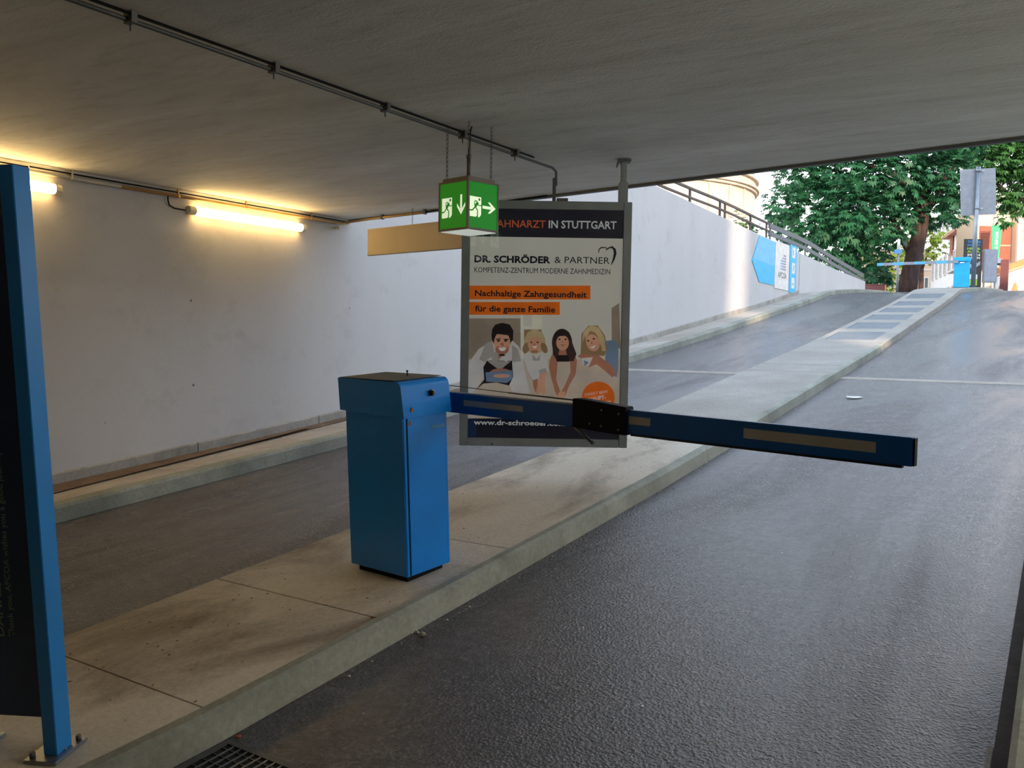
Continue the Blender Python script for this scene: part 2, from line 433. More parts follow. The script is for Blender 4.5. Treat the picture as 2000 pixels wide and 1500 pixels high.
# drip edge under the slab's outer edge
bm = B(); e0, e1 = -6.7, 3.35
prism(bm, [(e0, yedge(e0)-.035), (e1, yedge(e1)-.035), (e1, yedge(e1)+.012), (e0, yedge(e0)+.012)], 'z', ZC-.022, ZC-.001)
finish('drip_edge', bm, MT['darkgalv'], cl)
# street level ground outside the cutting
bm = B(); box(bm, -90, XW-.31, yedge(-7)+.3, 36, 3.2, 3.7); struct(finish('floor_street_left', bm, MT['deck']))
bm = B(); box(bm, 3.71, 60, 7, 36, 3.0, 3.5); struct(finish('floor_street_right', bm, MT['deck']))
bm = B(); box(bm, -90, 60, 40.02, 120, 3.1, 3.56); struct(finish('floor_street', bm, MT['asphalt']))

# ------------------------------------------------------------------ traffic island, built of slabs
isl = struct(thing('floor_island', 'x', 'x')); del isl['label']; del isl['category']
KH = .113
cuts = [-12, -4, -1.5, .3, 1.955, 2.871, 3.95, 7.2, 11.40, 12.09, 14.85]
for a, b in zip(cuts, cuts[1:]):
    g = .004 if b != 12.09 else .010
    sec = [(XL, -.1), (XR, -.1), (XR+.008, .08), (XR-.004, KH-.006), (XR-.022, KH), (XL+.01, KH), (XL, KH-.006)]
    if b > 14:
        sec = [(x, d) for x, d in sec]
    sweep('island_slab', sec, a+g, b-g, MT['island'] if a < 7 else MT['gframe'], isl)
# worn kerb lip along the right edge
sweep('kerb_lip', [(XR-.055, KH-.01), (XR-.055, KH+.002), (XR-.012, KH+.003), (XR+.014, KH-.014), (XR+.020, .0), (XR-.03, .0)], -4, 14.84, MT['kerb'], isl)
# upper part with the inset gratings
GR = [(15.22, 16.38), (16.90, 17.98), (18.50, 19.55), (20.05, 21.15), (21.75, 22.85), (23.55, 24.85)]
gx0, gx1 = -3.50, -2.69
ring = [14.86]+[v for p in GR for v in p]+[27.2]
sweep('island_edge', [(XL, -.1), (gx0, -.1), (gx0, KH), (XL, KH)], 14.86, 27.2, MT['gframe'], isl)
sweep('island_edge', [(gx1, -.1), (XR, -.1), (XR, KH-.01), (XR-.02, KH), (gx1, KH)], 14.86, 27.2, MT['gframe'], isl)
for i in range(0, len(ring), 2):
    sweep('island_crossbar', [(gx0+.001, -.1), (gx1-.001, -.1), (gx1-.001, KH), (gx0+.001, KH)], ring[i], ring[i+1], MT['gframe'], isl)
for i, (a, b) in enumerate(GR):
    nm = ['lowest steel floor grating in the ramp island, nearest the bridge', 'second steel floor grating up the ramp island', 'third steel floor grating up the ramp island',
          'fourth steel floor grating up the ramp island', 'fifth steel floor grating up the ramp island, one below the top', 'topmost steel floor grating, just before the far barrier'][i]
    t = thing('floor_grating', nm, 'grating', (gx0, a, zg(a)), 0, 'gratings in the ramp island')
    sl = (zg(b)-zg(a))/(b-a)
    def gb(bm, x0, x1, y0, y1, d0, d1):
        p = [(x0, y0), (x1, y0), (x1, y1), (x0, y1)]
        v = [bm.verts.new((x, y, y*sl+d0)) for x, y in p]+[bm.verts.new((x, y, y*sl+d1)) for x, y in p]
        for f in ((0, 3, 2, 1), (4, 5, 6, 7), (0, 1, 5, 4), (1, 2, 6, 5), (2, 3, 7, 6), (3, 0, 4, 7)): bm.faces.new([v[j] for j in f])
    L, Wd = b-a, gx1-gx0
    bm = B()
    for q_ in ((.002, .02, .002, L-.002), (Wd-.02, Wd-.002, .002, L-.002), (.02, Wd-.02, .002, .02), (.02, Wd-.02, L-.02, L-.002)): gb(bm, *q_, KH-.05, KH+.002)
    finish('frame', bm, MT['galv'], t)
    bm = B(); n = 27
    for k in range(1, n):
        x = .02+(Wd-.04)*k/n; gb(bm, x-.009, x+.009, .02, L-.02, KH-.03, KH-.001)
    stuff(finish('bearing_bars', bm, MT['galv'], t))
    bm = B(); n = 9
    for k in range(1, n):
        yy = .02+(L-.04)*k/n; gb(bm, .02, Wd-.02, yy-.006, yy+.006, KH-.02, KH-.004)
    finish('cross_bars', bm, MT['galv'], t)
# widened head of the island at the top of the ramp
def xr(x, y): return x if x < -3 else x+.42*max(0, min(1, (y-27.2)/7))**.8
sweep('island_head', [(XL, -.1), (XR, -.1), (XR, KH-.02), (XR-.03, KH), (XL, KH)], 27.2, 39, MT['kerb'], isl, xf=xr)

# ------------------------------------------------------------------ drain grate in the right lane
t = thing('drain_grate', 'square steel drain grate in the asphalt beside the island kerb', 'drain grate', (-2.44, 1.46, zg(1.46)), 0, None, math.atan(.0555))
bm = B(); wd, ln = .52, .53
for q_ in ((0, .022, 0, ln), (wd-.022, wd, 0, ln), (.022, wd-.022, 0, .022), (.022, wd-.022, ln-.022, ln)): box(bm, *q_, -.03, .009)
finish('frame', bm, MT['darkgalv'], t)
bm = B(); k = 1
while .022+k*.034 < wd-.03:
    x = .022+k*.034; box(bm, x-.002, x+.002, .022, ln-.022, -.02, .0085); k += 1
finish('bearing_bars', bm, MT['galv'], t)
bm = B(); k = 1
while .022+k*.042 < ln-.03:
    y = .022+k*.042; box(bm, .022, wd-.022, y-.0018, y+.0018, -.01, .0065); k += 1
finish('cross_bars', bm, MT['darkgalv'], t)
boxo('pit', (.02, wd-.02, .02, ln-.02, .0015, .0035), MT['pit'], t)  # flat black sheet stands in for the shade below the bars

# ------------------------------------------------------------------ bottom left: sign totem
A = math.radians(24.7)
sl = math.atan(.062)
def tl(name, label, cat, loc, rz, sl_, group=None):
    """thing standing square to the sloping ramp"""
    o = thing(name, label, cat, loc, 0, group)
    o.rotation_mode = 'QUATERNION'
    o.rotation_quaternion = Matrix.Rotation(sl_, 3, 'X').to_quaternion() @ Matrix.Rotation(rz, 3, 'Z').to_quaternion()
    return o
t = tl('sign_totem', 'tall dark blue sign totem with bright blue posts, cut off by the left edge', 'sign', (-2.636, 1.485, .196), A, sl)
for i, px in enumerate((-.046, -.046-.249-.046)):
    po = boxo('post', (px, px+.046, 0, .075, .012, 1.845), MT['totem_blue'], t, bevel=.002)
    bm = B(); box(bm, px-.046, px+.046+.022, -.038, .125, 0, .012); finish('base_plate', bm, MT['galv'], po, bevel=.002)
    bm = B(); tube(bm, [(px-.004, .04, .014), (px+.05, .04, .014)], .004, 6); finish('weld_seam', bm, MT['galv'], po)
    for bx, by in ((px-.025, -.018), (px+.052, .10)):
        bm = B(); tube(bm, [(bx, by, .012), (bx, by, .030)], .009, 6); finish('anchor_bolt', bm, MT['darkgalv'], po)
pn = boxo('panel', (-.046-.247, -.048, .020, .045, .128, 1.70), MT['navy'], t)
rl = boxo('top_rail', (-.046-.247, -.048, .020, .045, 1.702, 1.832), MT['darkgalv'], t)
text('lettering', 'Thank you, APCOA wishes you a good journey.', MT['greytext'], pn, -.130, .39, .0205, .60, .0192, .008, math.pi/2)
text('lettering', 'DANKE, ', MT['greytext'], pn, -.166, .39, .030, .175, .0192, .02, math.pi/2)
text('lettering', 'APCOA w\u00fcnscht gute Fahrt.', MT['greytext'], pn, -.215, .39, .030, .7, .0192, .01, math.pi/2)

# ------------------------------------------------------------------ barrier cabinet and boom
sl = math.atan(.060)
bz = -math.radians(5.5)
t = tl('barrier_cabinet', 'blue metal barrier cabinet on the island under the bridge, dusty top', 'barrier', (-3.082, 3.293, .352), bz, sl)
Wd, Dp, Hh = .412, .312, .83
bm = B(); box(bm, 0, Wd, 0, Dp, .022, Hh); body = finish('body', bm, MT['blue'], t, bevel=.004)
boxo('plinth', (.03, Wd-.03, .03, Dp-.03, -.02, .022), MT['black'], t)
# door on the +X face
d = boxo('door', (Wd+.0005, Wd+.006, .024, Dp-.022, .03, Hh-.012), MT['blue'], t, bevel=.002)
boxo('maker_plate', (Wd+.0062, Wd+.007, .19, .285, .735, .752), MT['signblue2'], d)
boxo('door_seam', (Wd-.002, Wd+.0012, .020, .0235, .025, Hh-.002), MT['black'], body)
boxo('door_seam', (Wd-.002, Wd+.0012, Dp-.0215, Dp-.018, .025, Hh-.002), MT['black'], body)
# hood with rolled front edge: profile in the XZ plane, extruded along Y
pr = [(-.022, Hh-.005), (-.030, Hh+.155)]
r = .034; cx, cz = Wd+.008-r, Hh+.155-.004-r
pr += [(cx+r*math.cos(a), cz+.004+r*math.sin(a)) for a in [math.pi/2*(1-k/7) for k in range(8)]]
pr += [(Wd+.024, Hh-.020)]
pr[1] = (-.030, Hh+.158)
bm = B(); prism(bm, pr, 'y', -.016, Dp+.010)
hood = finish('hood', bm, MT['blue'], t)
bm = B(); box(bm, -.026, cx-.01, -.010, Dp+.004, Hh+.1592, Hh+.1612); finish('dust_film', bm, MT['top_dirty'], hood)
bm = B(); tube(bm, [(Wd+.012, .188, Hh+.088), (Wd+.026, .188, Hh+.088)], .016, 14); lk = finish('lock', bm, MT['chrome'], hood, smooth=False)
bm = B(); box(bm, Wd+.0262, Wd+.028, .184, .192, Hh+.080, Hh+.096); box(bm, Wd+.018, Wd+.036, .170, .178, Hh+.074, Hh+.10); finish('keyhole_cover', bm, MT['black'], lk)
bm = B(); tube(bm, [(.25, .20, Hh+.16), (.25, .20, Hh+.185)], .003, 6); tube(bm, [(.25, .20, Hh+.183), (.25, .20, Hh+.190)], .006, 6); finish('top_pin', bm, MT['black'], hood)
for zz in (Hh+.008, Hh-.060):
    bm = B(); prism(bm, [(.028, zz), (.052, zz+.002), (.040, zz+.026)], 'x', Wd+(.0235 if zz > Hh else .0062), Wd+(.0250 if zz > Hh else .0072)); finish('worn_triangle_sticker', bm, MT['rust'], hood if zz > Hh else d)

t = thing('barrier_boom', 'dark blue folding barrier boom with grey reflective strips across the lane', 'barrier boom', (-2.70, 3.605, 1.215), -math.radians(5.6))
# local x along the boom; slight droop
dz = lambda x: -.0225*x
def beam(bm, x0, x1, h0, h1, y0=-.02, y1=.02, o0=0, o1=0):
    v = []
    for y in (y0, y1):
        v.append([bm.verts.new((x0, y, dz(x0)+o0-h0/2)), bm.verts.new((x1, y, dz(x1)+o1-h1/2)), bm.verts.new((x1, y, dz(x1)+o1+h1/2)), bm.verts.new((x0, y, dz(x0)+o0+h0/2))])
    a, b = v; fs = [bm.faces.new(a), bm.faces.new(b[::-1])]
    for i in range(4): fs.append(bm.faces.new((a[i], b[i], b[(i+1) % 4], a[(i+1) % 4])))
    bmesh.ops.recalc_face_normals(bm, faces=fs)
bm = B(); beam(bm, -.06, .82, .100, .102); b1 = finish('inner_arm', bm, MT['blue_boom'], t, bevel=.004)
bm = B(); beam(bm, 1.07, 2.262, .104, .104); b2 = finish('outer_arm', bm, MT['blue_boom'], t, bevel=.004)
bm = B(); beam(bm, 0, .82, .006, .006, -.018, .018, .052, .054); finish('top_trim', bm, MT['galv'], b1)
bm = B(); beam(bm, .125, .505, .030, .028, -.0212, -.0202, .006, .006); finish('reflective_strip', bm, MT['tape'], b1)
bm = B(); beam(bm, 1.093, 1.20, .036, .034, -.0212, -.0202, .008, .008); finish('reflective_strip', bm, MT['tape'], b2)
bm = B(); beam(bm, 1.625, 2.135, .040, .040, -.0212, -.0202, .005, .004); finish('reflective_strip', bm, MT['tape'], b2)
bm = B(); beam(bm, 1.10, 2.225, .012, .012, -.015, .015, -.056, -.056); finish('rubber_edge', bm, MT['rubber'], b2)
bm = B(); beam(bm, 2.262, 2.268, .100, .100, -.018, .018); finish('end_cap', bm, MT['black'], b2)
# folding joint housing
hp = [(.800, -.068), (.800, .064), (.865, .062), (1.085, .040), (1.085, -.085), (.955, -.080)]
bm = B(); prism(bm, [(x, z) for x, z in hp], 'y', -.034, .034); fj = finish('folding_joint', bm, MT['black'], t, bevel=.003)
for x, z in ((.96, .020), (1.05, .008), (.96, -.052), (1.05, -.062), (.90, -.045)):
    bm = B(); tube(bm, [(x, -.0345, z), (x, -.040, z)], .006, 6); finish('bolt', bm, MT['darkgalv'], fj)
bm = B(); tube(bm, [(.80, -.01, -.07), (.90, -.01, -.135)], .008, 8); tube(bm, [(.895, -.01, -.132), (.905, -.01, -.138)], .010, 8); finish('pull_rod', bm, MT['darkgalv'], fj)
bm = B(); tube(bm, [(-.10, -.004, .092), (.10, -.004, .083), (.45, -.004, .066), (.66, -.004, .058), (.84, -.004, .052)], .0022, 6); tube(bm, [(.40, -.004, .0685), (.84, -.004, .052)], .004, 6)
finish('tension_wire', bm, MT['darkgalv'], t)
bm = B(); tube(bm, [(-.035, -.055, .0), (-.035, .03, .0)], .035, 12); finish('drive_hub', bm, MT['darkgalv'], t)

# ------------------------------------------------------------------ hanging poster case
PA = math.radians(32.67)
PW, PH = 1.19, 1.729
t = thing('poster_case', 'large grey framed advertising poster case hanging from the ceiling by two rods', 'advertising sign', (-3.61, 4.954, .787), PA)
def U(px, py):
    py2 = py-(px-1066)*.0156
    left = 903-(py-450)*.0142
    return ((px-left)*PW/(333-(py-392)/483*8), (872.6-py2)/480.2*PH)
fw = .058
bm = B(); box(bm, 0, PW, .02, .13, 0, PH); cs = finish('case', bm, MT['poster_frame'], t, bevel=.003)
for q_ in ((0, fw, 0, PH), (PW-fw, PW, 0, PH)):
    boxo('frame_profile', (q_[0], q_[1], -.004, .0195, q_[2], q_[3]), MT['poster_frame'], t, bevel=.003)
for q_ in ((fw+.0005, PW-fw-.0005, 0, fw), (fw+.0005, PW-fw-.0005, PH-fw, PH)):
    fp = boxo('frame_profile', (q_[0], q_[1], -.004, .0195, q_[2], q_[3]), MT['poster_frame'], t, bevel=.003)
for px in (961, 1157):
    u, v = U(px, 867); bm = B(); tube(bm, [(u, -.0065, v), (u, -.0042, v)], .006, 10); finish('frame_screw', bm, MT['black'], t)
yb = .0185
def rect(bm, px0, py0, px1, py1, y, mi):
    flat(bm, [U(px0, py1), U(px1, py1), U(px1, py0), U(px0, py0)], y, mi)
bm = B(); flat(bm, [(fw-.005, fw-.005), (PW-fw+.005, fw-.005), (PW-fw+.005, PH-fw+.005), (fw-.005, PH-fw+.005)], yb, 0)
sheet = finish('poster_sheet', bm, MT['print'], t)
u0, v0 = U(915, 460); vt = PH-fw+.004
_, vb = U(1000, 815)
for za, zb in ((v0, vt), (fw-.004, vb)):
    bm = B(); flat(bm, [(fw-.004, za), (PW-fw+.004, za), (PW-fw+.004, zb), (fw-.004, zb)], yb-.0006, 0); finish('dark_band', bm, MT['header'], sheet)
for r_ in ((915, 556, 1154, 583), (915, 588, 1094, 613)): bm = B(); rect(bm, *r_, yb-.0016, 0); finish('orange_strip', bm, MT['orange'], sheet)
S = PW/333
def ptext(nm, body, mat, px0, py, hpx, px1, bold=0, rot=0, shear=0):
    u, v = U(px0, py); u1, _ = U(px1, py)
    return text(nm, body, mat, sheet, u, v, hpx*S, u1-u, yb-.0022, bold, rot, shear=shear)
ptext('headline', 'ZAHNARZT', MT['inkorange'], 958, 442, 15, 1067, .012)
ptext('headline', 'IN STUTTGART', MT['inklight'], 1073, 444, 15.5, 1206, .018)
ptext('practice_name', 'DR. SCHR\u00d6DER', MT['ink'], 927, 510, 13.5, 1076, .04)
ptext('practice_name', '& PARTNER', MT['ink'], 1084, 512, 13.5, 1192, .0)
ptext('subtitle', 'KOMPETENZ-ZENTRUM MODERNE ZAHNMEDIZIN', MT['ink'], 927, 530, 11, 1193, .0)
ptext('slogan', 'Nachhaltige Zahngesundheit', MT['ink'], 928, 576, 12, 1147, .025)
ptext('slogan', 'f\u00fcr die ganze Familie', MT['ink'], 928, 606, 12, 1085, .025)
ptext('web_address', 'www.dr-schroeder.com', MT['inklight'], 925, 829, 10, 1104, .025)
# tooth logo: tapered strokes
def stroke(bm, pts, ws, y, mi=0):
    P = [Vector(U(*p)) for p in pts]; L_ = []; R_ = []
    for i, p in enumerate(P):
        d = (P[min(i+1, len(P)-1)]-P[max(i-1, 0)]).normalized(); nn = Vector((-d.y, d.x))*ws[i]*S/2
        L_.append(p+nn); R_.append(p-nn)
    for i in range(len(P)-1): flat(bm, [L_[i], L_[i+1], R_[i+1], R_[i]], y, mi)
bm = B()
stroke(bm, [(1171, 492), (1171, 486), (1176, 482), (1184, 482), (1190, 486)], [1.5, 2, 2.5, 2, 1], yb-.0022)
stroke(bm, [(1184, 488), (1190, 483), (1197, 481), (1202, 486), (1203, 494), (1200, 505), (1195, 516)], [1, 2.5, 4, 5.5, 5.5, 4, 1], yb-.0024)
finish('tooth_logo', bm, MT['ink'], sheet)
# family photograph printed on the poster
names = ['print', 'shade', 'shelf', 'floorprint', 'shirt', 'shirt2', 'skin', 'skin2', 'hairdark', 'hairbrown', 'hairblond', 'hairblond2', 'shirtblue', 'teeth', 'orange', 'ink']
ix = {n: i for i, n in enumerate(names)}
bm = B(); lay = [0]
def pg(col, *pts):
    lay[0] += 1; flat(bm, [U(*p) for p in pts], yb-.0008-lay[0]*.00002, ix[col])
def el(col, cx, cy, rx, ry, a=0, n=18, s=0, e=360):
    lay[0] += 1; a = math.radians(a); pts = []
    for k in range(n+(0 if e-s == 360 else 1)):
        th = math.radians(s+(e-s)*k/n); x, y = rx*math.cos(th), ry*math.sin(th)
        pts.append(U(cx+x*math.cos(a)-y*math.sin(a), cy+x*math.sin(a)+y*math.cos(a)))
    flat(bm, pts, yb-.0008-lay[0]*.00002, ix[col])
pg('shade', (915, 620), (1018, 620), (1018, 700), (915, 700))
pg('shelf', (1017, 613), (1022, 613), (1022, 700), (1017, 700)); pg('shelf', (1022, 636), (1058, 636), (1058, 640), (1022, 640)); pg('shelf', (1040, 613), (1060, 613), (1060, 640), (1040, 640))
pg('hairblond2', (1024, 642), (1058, 642), (1056, 690), (1024, 690))
pg('shade', (1195, 600), (1210, 590), (1212, 680), (1195, 672))
pg('floorprint', (913, 700), (1212, 700), (1211, 817), (912, 817))
# man
pg('shirt', (913, 760), (917, 705), (935, 680), (955, 668), (972, 664), (1002, 664), (1014, 676), (1021, 700), (1028, 740), (1035, 766), (1020, 768), (1000, 764), (990, 735), (995, 712), (970, 706), (948, 712), (944, 738), (930, 758), (914, 776))
pg('shirt2', (948, 670), (962, 664), (966, 690), (946, 706), (936, 700)); pg('shirt2', (1000, 672), (1012, 680), (1018, 704), (1000, 706))
pg('hairdark', (946, 740), (944, 716), (951, 703), (1000, 703), (1002, 735), (994, 752), (970, 746), (944, 748), (930, 760)); pg('shirt2', (952, 704), (998, 704), (976, 722))
el('skin2', 978, 728, 22, 10); pg('shirtblue', (948, 726), (1000, 722), (1001, 738), (990, 747), (950, 744)); el('skin', 980, 733, 16, 4)
pg('skin2', (967, 680), (992, 680), (985, 694), (974, 702)); pg('shirt2', (958, 690), (972, 684), (975, 703), (962, 705)); pg('shirt', (990, 684), (1000, 694), (990, 705), (975, 700))
el('hairdark', 981, 654, 21, 25); el('skin', 981, 668, 16, 22); el('skin2', 981, 681, 13, 10); el('skin', 981, 668, 12, 10)
pg('hairdark', (962, 660), (961, 642), (968, 632), (982, 629), (996, 632), (1003, 644), (1002, 664), (998, 664), (997, 654), (984, 652), (966, 650), (965, 664))
for ex in (974, 988): el('hairdark', ex, 664, 3.2, 1.8)
pg('hairdark', (969, 660), (978, 659), (978, 661), (969, 662)); pg('hairdark', (984, 660), (994, 660), (994, 662), (984, 662))
el('skin2', 981, 671, 3, 4); pg('teeth', (973, 678), (990, 677), (985, 684), (978, 684)); el('hairdark', 981, 692, 6, 2)
# blond child
pg('shirt', (1022, 692), (1034, 682), (1056, 680), (1068, 690), (1071, 722), (1064, 734), (1058, 716), (1050, 740), (1042, 742), (1030, 722))
pg('shirt2', (1040, 690), (1048, 700), (1056, 690), (1054, 703), (1041, 703)); el('hairblond', 1045, 666, 21, 24); el('hairblond2', 1028, 678, 7, 11, 20); el('hairblond2', 1063, 678, 6, 11, -20)
el('skin', 1044, 670, 13, 16); pg('hairblond', (1028, 664), (1030, 648), (1044, 641), (1060, 648), (1062, 666), (1056, 660), (1051, 652), (1046, 660), (1040, 652), (1034, 662))
for ex in (1038, 1050): el('hairdark', ex, 667, 2, 1.4)
pg('teeth', (1039, 675), (1050, 674), (1045, 679)); el('skin2', 1044, 671, 2, 2.4); el('skin2', 1044, 685, 8, 3)
pg('shirt2', (1052, 722), (1066, 718), (1070, 730), (1056, 734)); pg('skin', (1056, 728), (1068, 726), (1064, 748), (1066, 764), (1061, 771), (1056, 764), (1051, 770), (1046, 766), (1049, 750)); pg('skin2', (1040, 742), (1050, 738), (1050, 750), (1046, 766), (1042, 756))
# dark haired child
pg('skin2', (1074, 700), (1080, 688), (1090, 690), (1089, 710), (1086, 740), (1094, 764), (1096, 776), (1088, 773), (1083, 762), (1076, 735), (1072, 714))
pg('skin2', (1112, 690), (1122, 688), (1127, 704), (1124, 730), (1110, 755), (1104, 772), (1096, 778), (1092, 772), (1104, 750), (1114, 725))
pg('skin', (1092, 764), (1104, 764), (1102, 776), (1097, 780), (1090, 782), (1086, 776))
el('hairbrown', 1098, 668, 20, 28); pg('hairbrown', (1079, 670), (1118, 668), (1126, 690), (1120, 704), (1088, 704), (1080, 690)); pg('skin2', (1094, 676), (1104, 676), (1108, 694), (1090, 694)); pg('hairdark', (1088, 692), (1110, 692), (1112, 705), (1087, 705)); el('skin', 1099, 668, 12.5, 15)
pg('hairdark', (1082, 664), (1084, 648), (1098, 641), (1112, 647), (1117, 664), (1112, 662), (1109, 654), (1089, 655), (1086, 664))
for ex in (1093, 1105): el('hairdark', ex, 661, 2.2, 1.6)
pg('skin2', (1093, 671), (1106, 671), (1099, 675)); el('skin2', 1099, 666, 1.6, 2)
# blond woman
pg('shirtblue', (1184, 664), (1200, 662), (1208, 672), (1207, 720), (1204, 736), (1186, 724), (1182, 700))
pg('skin2', (1128, 694), (1140, 686), (1164, 688), (1178, 700), (1196, 714), (1204, 728), (1196, 736), (1180, 722), (1165, 710), (1150, 716), (1140, 702)); pg('shirt', (1136, 698), (1158, 696), (1150, 714), (1138, 710)); pg('shirtblue', (1140, 702), (1150, 706), (1142, 714))
pg('hairblond2', (1134, 690), (1136, 650), (1150, 634), (1168, 634), (1182, 654), (1186, 680), (1180, 694), (1150, 690)); pg('hairblond', (1136, 672), (1140, 646), (1154, 633), (1170, 638), (1180, 656), (1184, 684), (1176, 684), (1172, 664), (1164, 648), (1152, 644), (1142, 656))
el('skin', 1158, 668, 13, 17, -18); pg('hairblond', (1142, 664), (1146, 644), (1156, 638), (1150, 650)); pg('hairblond', (1158, 640), (1172, 646), (1178, 672), (1172, 672), (1168, 656))
for ex, ey in ((1149, 664), (1160, 660)): el('hairdark', ex, ey, 2.2, 1.5)
pg('teeth', (1152, 677), (1165, 672), (1159, 679)); el('skin2', 1156, 668, 1.8, 2.4)
el('orange', 1168, 775, 32, 31, 0, 28)
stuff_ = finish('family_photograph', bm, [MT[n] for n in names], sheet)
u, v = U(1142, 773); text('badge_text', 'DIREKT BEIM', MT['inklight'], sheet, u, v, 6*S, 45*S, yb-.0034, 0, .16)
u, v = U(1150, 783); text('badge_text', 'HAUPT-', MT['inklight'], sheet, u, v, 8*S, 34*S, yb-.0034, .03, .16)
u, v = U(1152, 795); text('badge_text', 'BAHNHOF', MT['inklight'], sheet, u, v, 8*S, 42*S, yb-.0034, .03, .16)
boxo('glass_pane', (fw+.001, PW-fw-.001, .0035, .0075, fw+.001, PH-fw-.001), MT['glass'], t)
# hangers
ur = (1213-905)*PW/333
bm = B(); box(bm, ur+.0, ur+.062, .03, .10, PH-.0005, PH+.145); box(bm, ur+.012, ur+.052, .042, .088, PH+.145, ZC-.787-.020)
hg = finish('hanger', bm, MT['poster_frame'], t, bevel=.003)
bm = B(); box(bm, ur-.012, ur+.078, .02, .11, ZC-.787-.020, ZC-.787-.008); prism(bm, [(ur-.012, ZC-.787-.008), (ur-.018, ZC-.787-.05), (ur-.010, ZC-.787-.05), (ur-.004, ZC-.787-.008)], 'y', .02, .11); finish('ceiling_bracket', bm, MT['darkgalv'], hg)
ul = (1082-905)*PW/333
bm = B(); box(bm, ul, ul+.024, .05, .075, PH-.0005, PH+.17); hg = finish('hanger', bm, MT['darkgalv'], t)
boxo('cable_box', (ul+.03, ul+.11, .04, .10, PH+.0005, PH+.028), MT['darkgalv'], cs)

# ------------------------------------------------------------------ emergency exit cube
near = (-2.993, 4.163)   # nearest vertical edge
ca = math.radians(32.67-43.5+0)
# local frame: x along right-hand face (away), face normals
t = thing('exit_sign_cube', 'lit green cube exit sign with running figures hanging on chains', 'exit sign', (near[0], near[1], 2.190), 0)
th = math.radians(32.67)
Rp = Vector((math.cos(th), math.sin(th), 0)); Fp = Vector((-math.sin(th), math.cos(th), 0))
g = math.radians(43.5); SZ = .258; HZ = .292
lv = (-Rp*math.cos(g)+Fp*math.sin(g))    # along left face
rv = (Rp*math.sin(g)+Fp*math.cos(g))     # along right face
# oriented so that local x = rv, local y = lv
t.rotation_euler = (0, 0, math.atan2(rv.y, rv.x))
# frame
bm = B(); f = .012
for x in (0, SZ-f):
    for y in (0, SZ-f): box(bm, x, x+f, y, y+f, f, HZ-f)
for z in (0, HZ-f):
    box(bm, 0, SZ, 0, f, z, z+f); box(bm, 0, SZ, SZ-f, SZ, z, z+f); box(bm, 0, f, f, SZ-f, z, z+f); box(bm, SZ-f, SZ, f, SZ-f, z, z+f)
finish('frame', bm, MT['cubeframe'], t)
boxo('lid', (.016, SZ-.016, .016, SZ-.016, HZ+.0005, HZ+.022), MT['cubeframe'], t, bevel=.003)
boxo('diffuser', (f, SZ-f, f, SZ-f, -.004, -.0005), MT['diff'], t)
# pictogram in unit coordinates (0..1 across, 0..1 up)
def pict(parent, kind):
    """drawn in XZ facing -Y"""
    w_ = SZ-2*f; h_ = HZ-2*f
    bm = B()
    def T(p): return (f+p[0]*w_, f+p[1]*h_)
    def poly(pts, y, mi): flat(bm, [T(p) for p in pts], y, mi)
    x0, x1 = (.08, .46) if kind == 'down' else (.02, .42)
    z0, z1 = .24, .68
    poly([(x0, z0), (x1-.06, z0), (x1, z0+.06), (x1, z1), (x0, z1)], -.0008, 0)
    X = lambda a: x0+(x1-x0)*a; Z = lambda b: z0+(z1-z0)*b
    def limb(pts, ww):
        P = [Vector(T((X(a), Z(b)))) for a, b in pts]
        for i in range(len(P)-1):
            d = (P[i+1]-P[i]).normalized(); nn = Vector((-d.y, d.x))*ww/2
            flat(bm, [P[i]+nn, P[i+1]+nn, P[i+1]-nn, P[i]-nn], -.0014-.00005*i, 1)
    cc = Vector(T((X(.83), Z(.88))))
    flat(bm, [(cc.x+.0085*math.cos(a*math.pi/5), cc.y+.0085*math.sin(a*math.pi/5)) for a in range(10)], -.0014, 1)
    limb([(.70, .72), (.45, .50)], .019); limb([(.48, .50), (.22, .30), (-.06, .30)], .0085); limb([(.45, .52), (.68, .33), (.68, .02)], .0085)
    limb([(.66, .78), (.42, .78), (.40, .58)], .006); limb([(.72, .74), (.76, .58), (1.0, .60)], .006); limb([(-.06, .30), (-.02, .02)], .006); limb([(.68, .04), (.55, -.05)], .010)
    if kind == 'down':
        ax = .80
        poly([(ax-.035, .38), (ax+.035, .38), (ax+.035, .72), (ax-.035, .72)], -.0008, 0)
        poly([(ax, .28), (ax+.15, .46), (ax+.15, .54), (ax+.02, .39), (ax, .36)], -.0009, 0)
        poly([(ax, .28), (ax, .36), (ax-.02, .39), (ax-.15, .54), (ax-.15, .46)], -.0010, 0)
    else:
        poly([(.47, .445), (.80, .445), (.80, .51), (.47, .51)], -.0008, 0)
        poly([(.94, .478), (.74, .60), (.66, .60), (.82, .478)], -.0009, 0)
        poly([(.94, .478), (.82, .478), (.66, .355), (.74, .355)], -.0010, 0)
    return finish('pictogram', bm, [MT['pict'], MT['green']], parent)
def face(kind, rot, loc):
    bm = B(); box(bm, f, SZ-f, .002, .006, f, HZ-f); o = finish('lit_panel', bm, MT['green'], t); pc = pict(o, kind)
    pc.location.y = .0019
    o.rotation_euler = (0, 0, rot); o.location = loc
# right face: runs along local x at y=0, normal -y
face('right', 0, (0, 0, 0))
# left face: runs from far (y=SZ) to near (y=0) when read left to right; normal -x
face('down', -math.pi/2, (0, SZ, 0))
face('down', math.pi/2, (SZ, 0, 0)); face('right', math.pi, (SZ, SZ, 0))
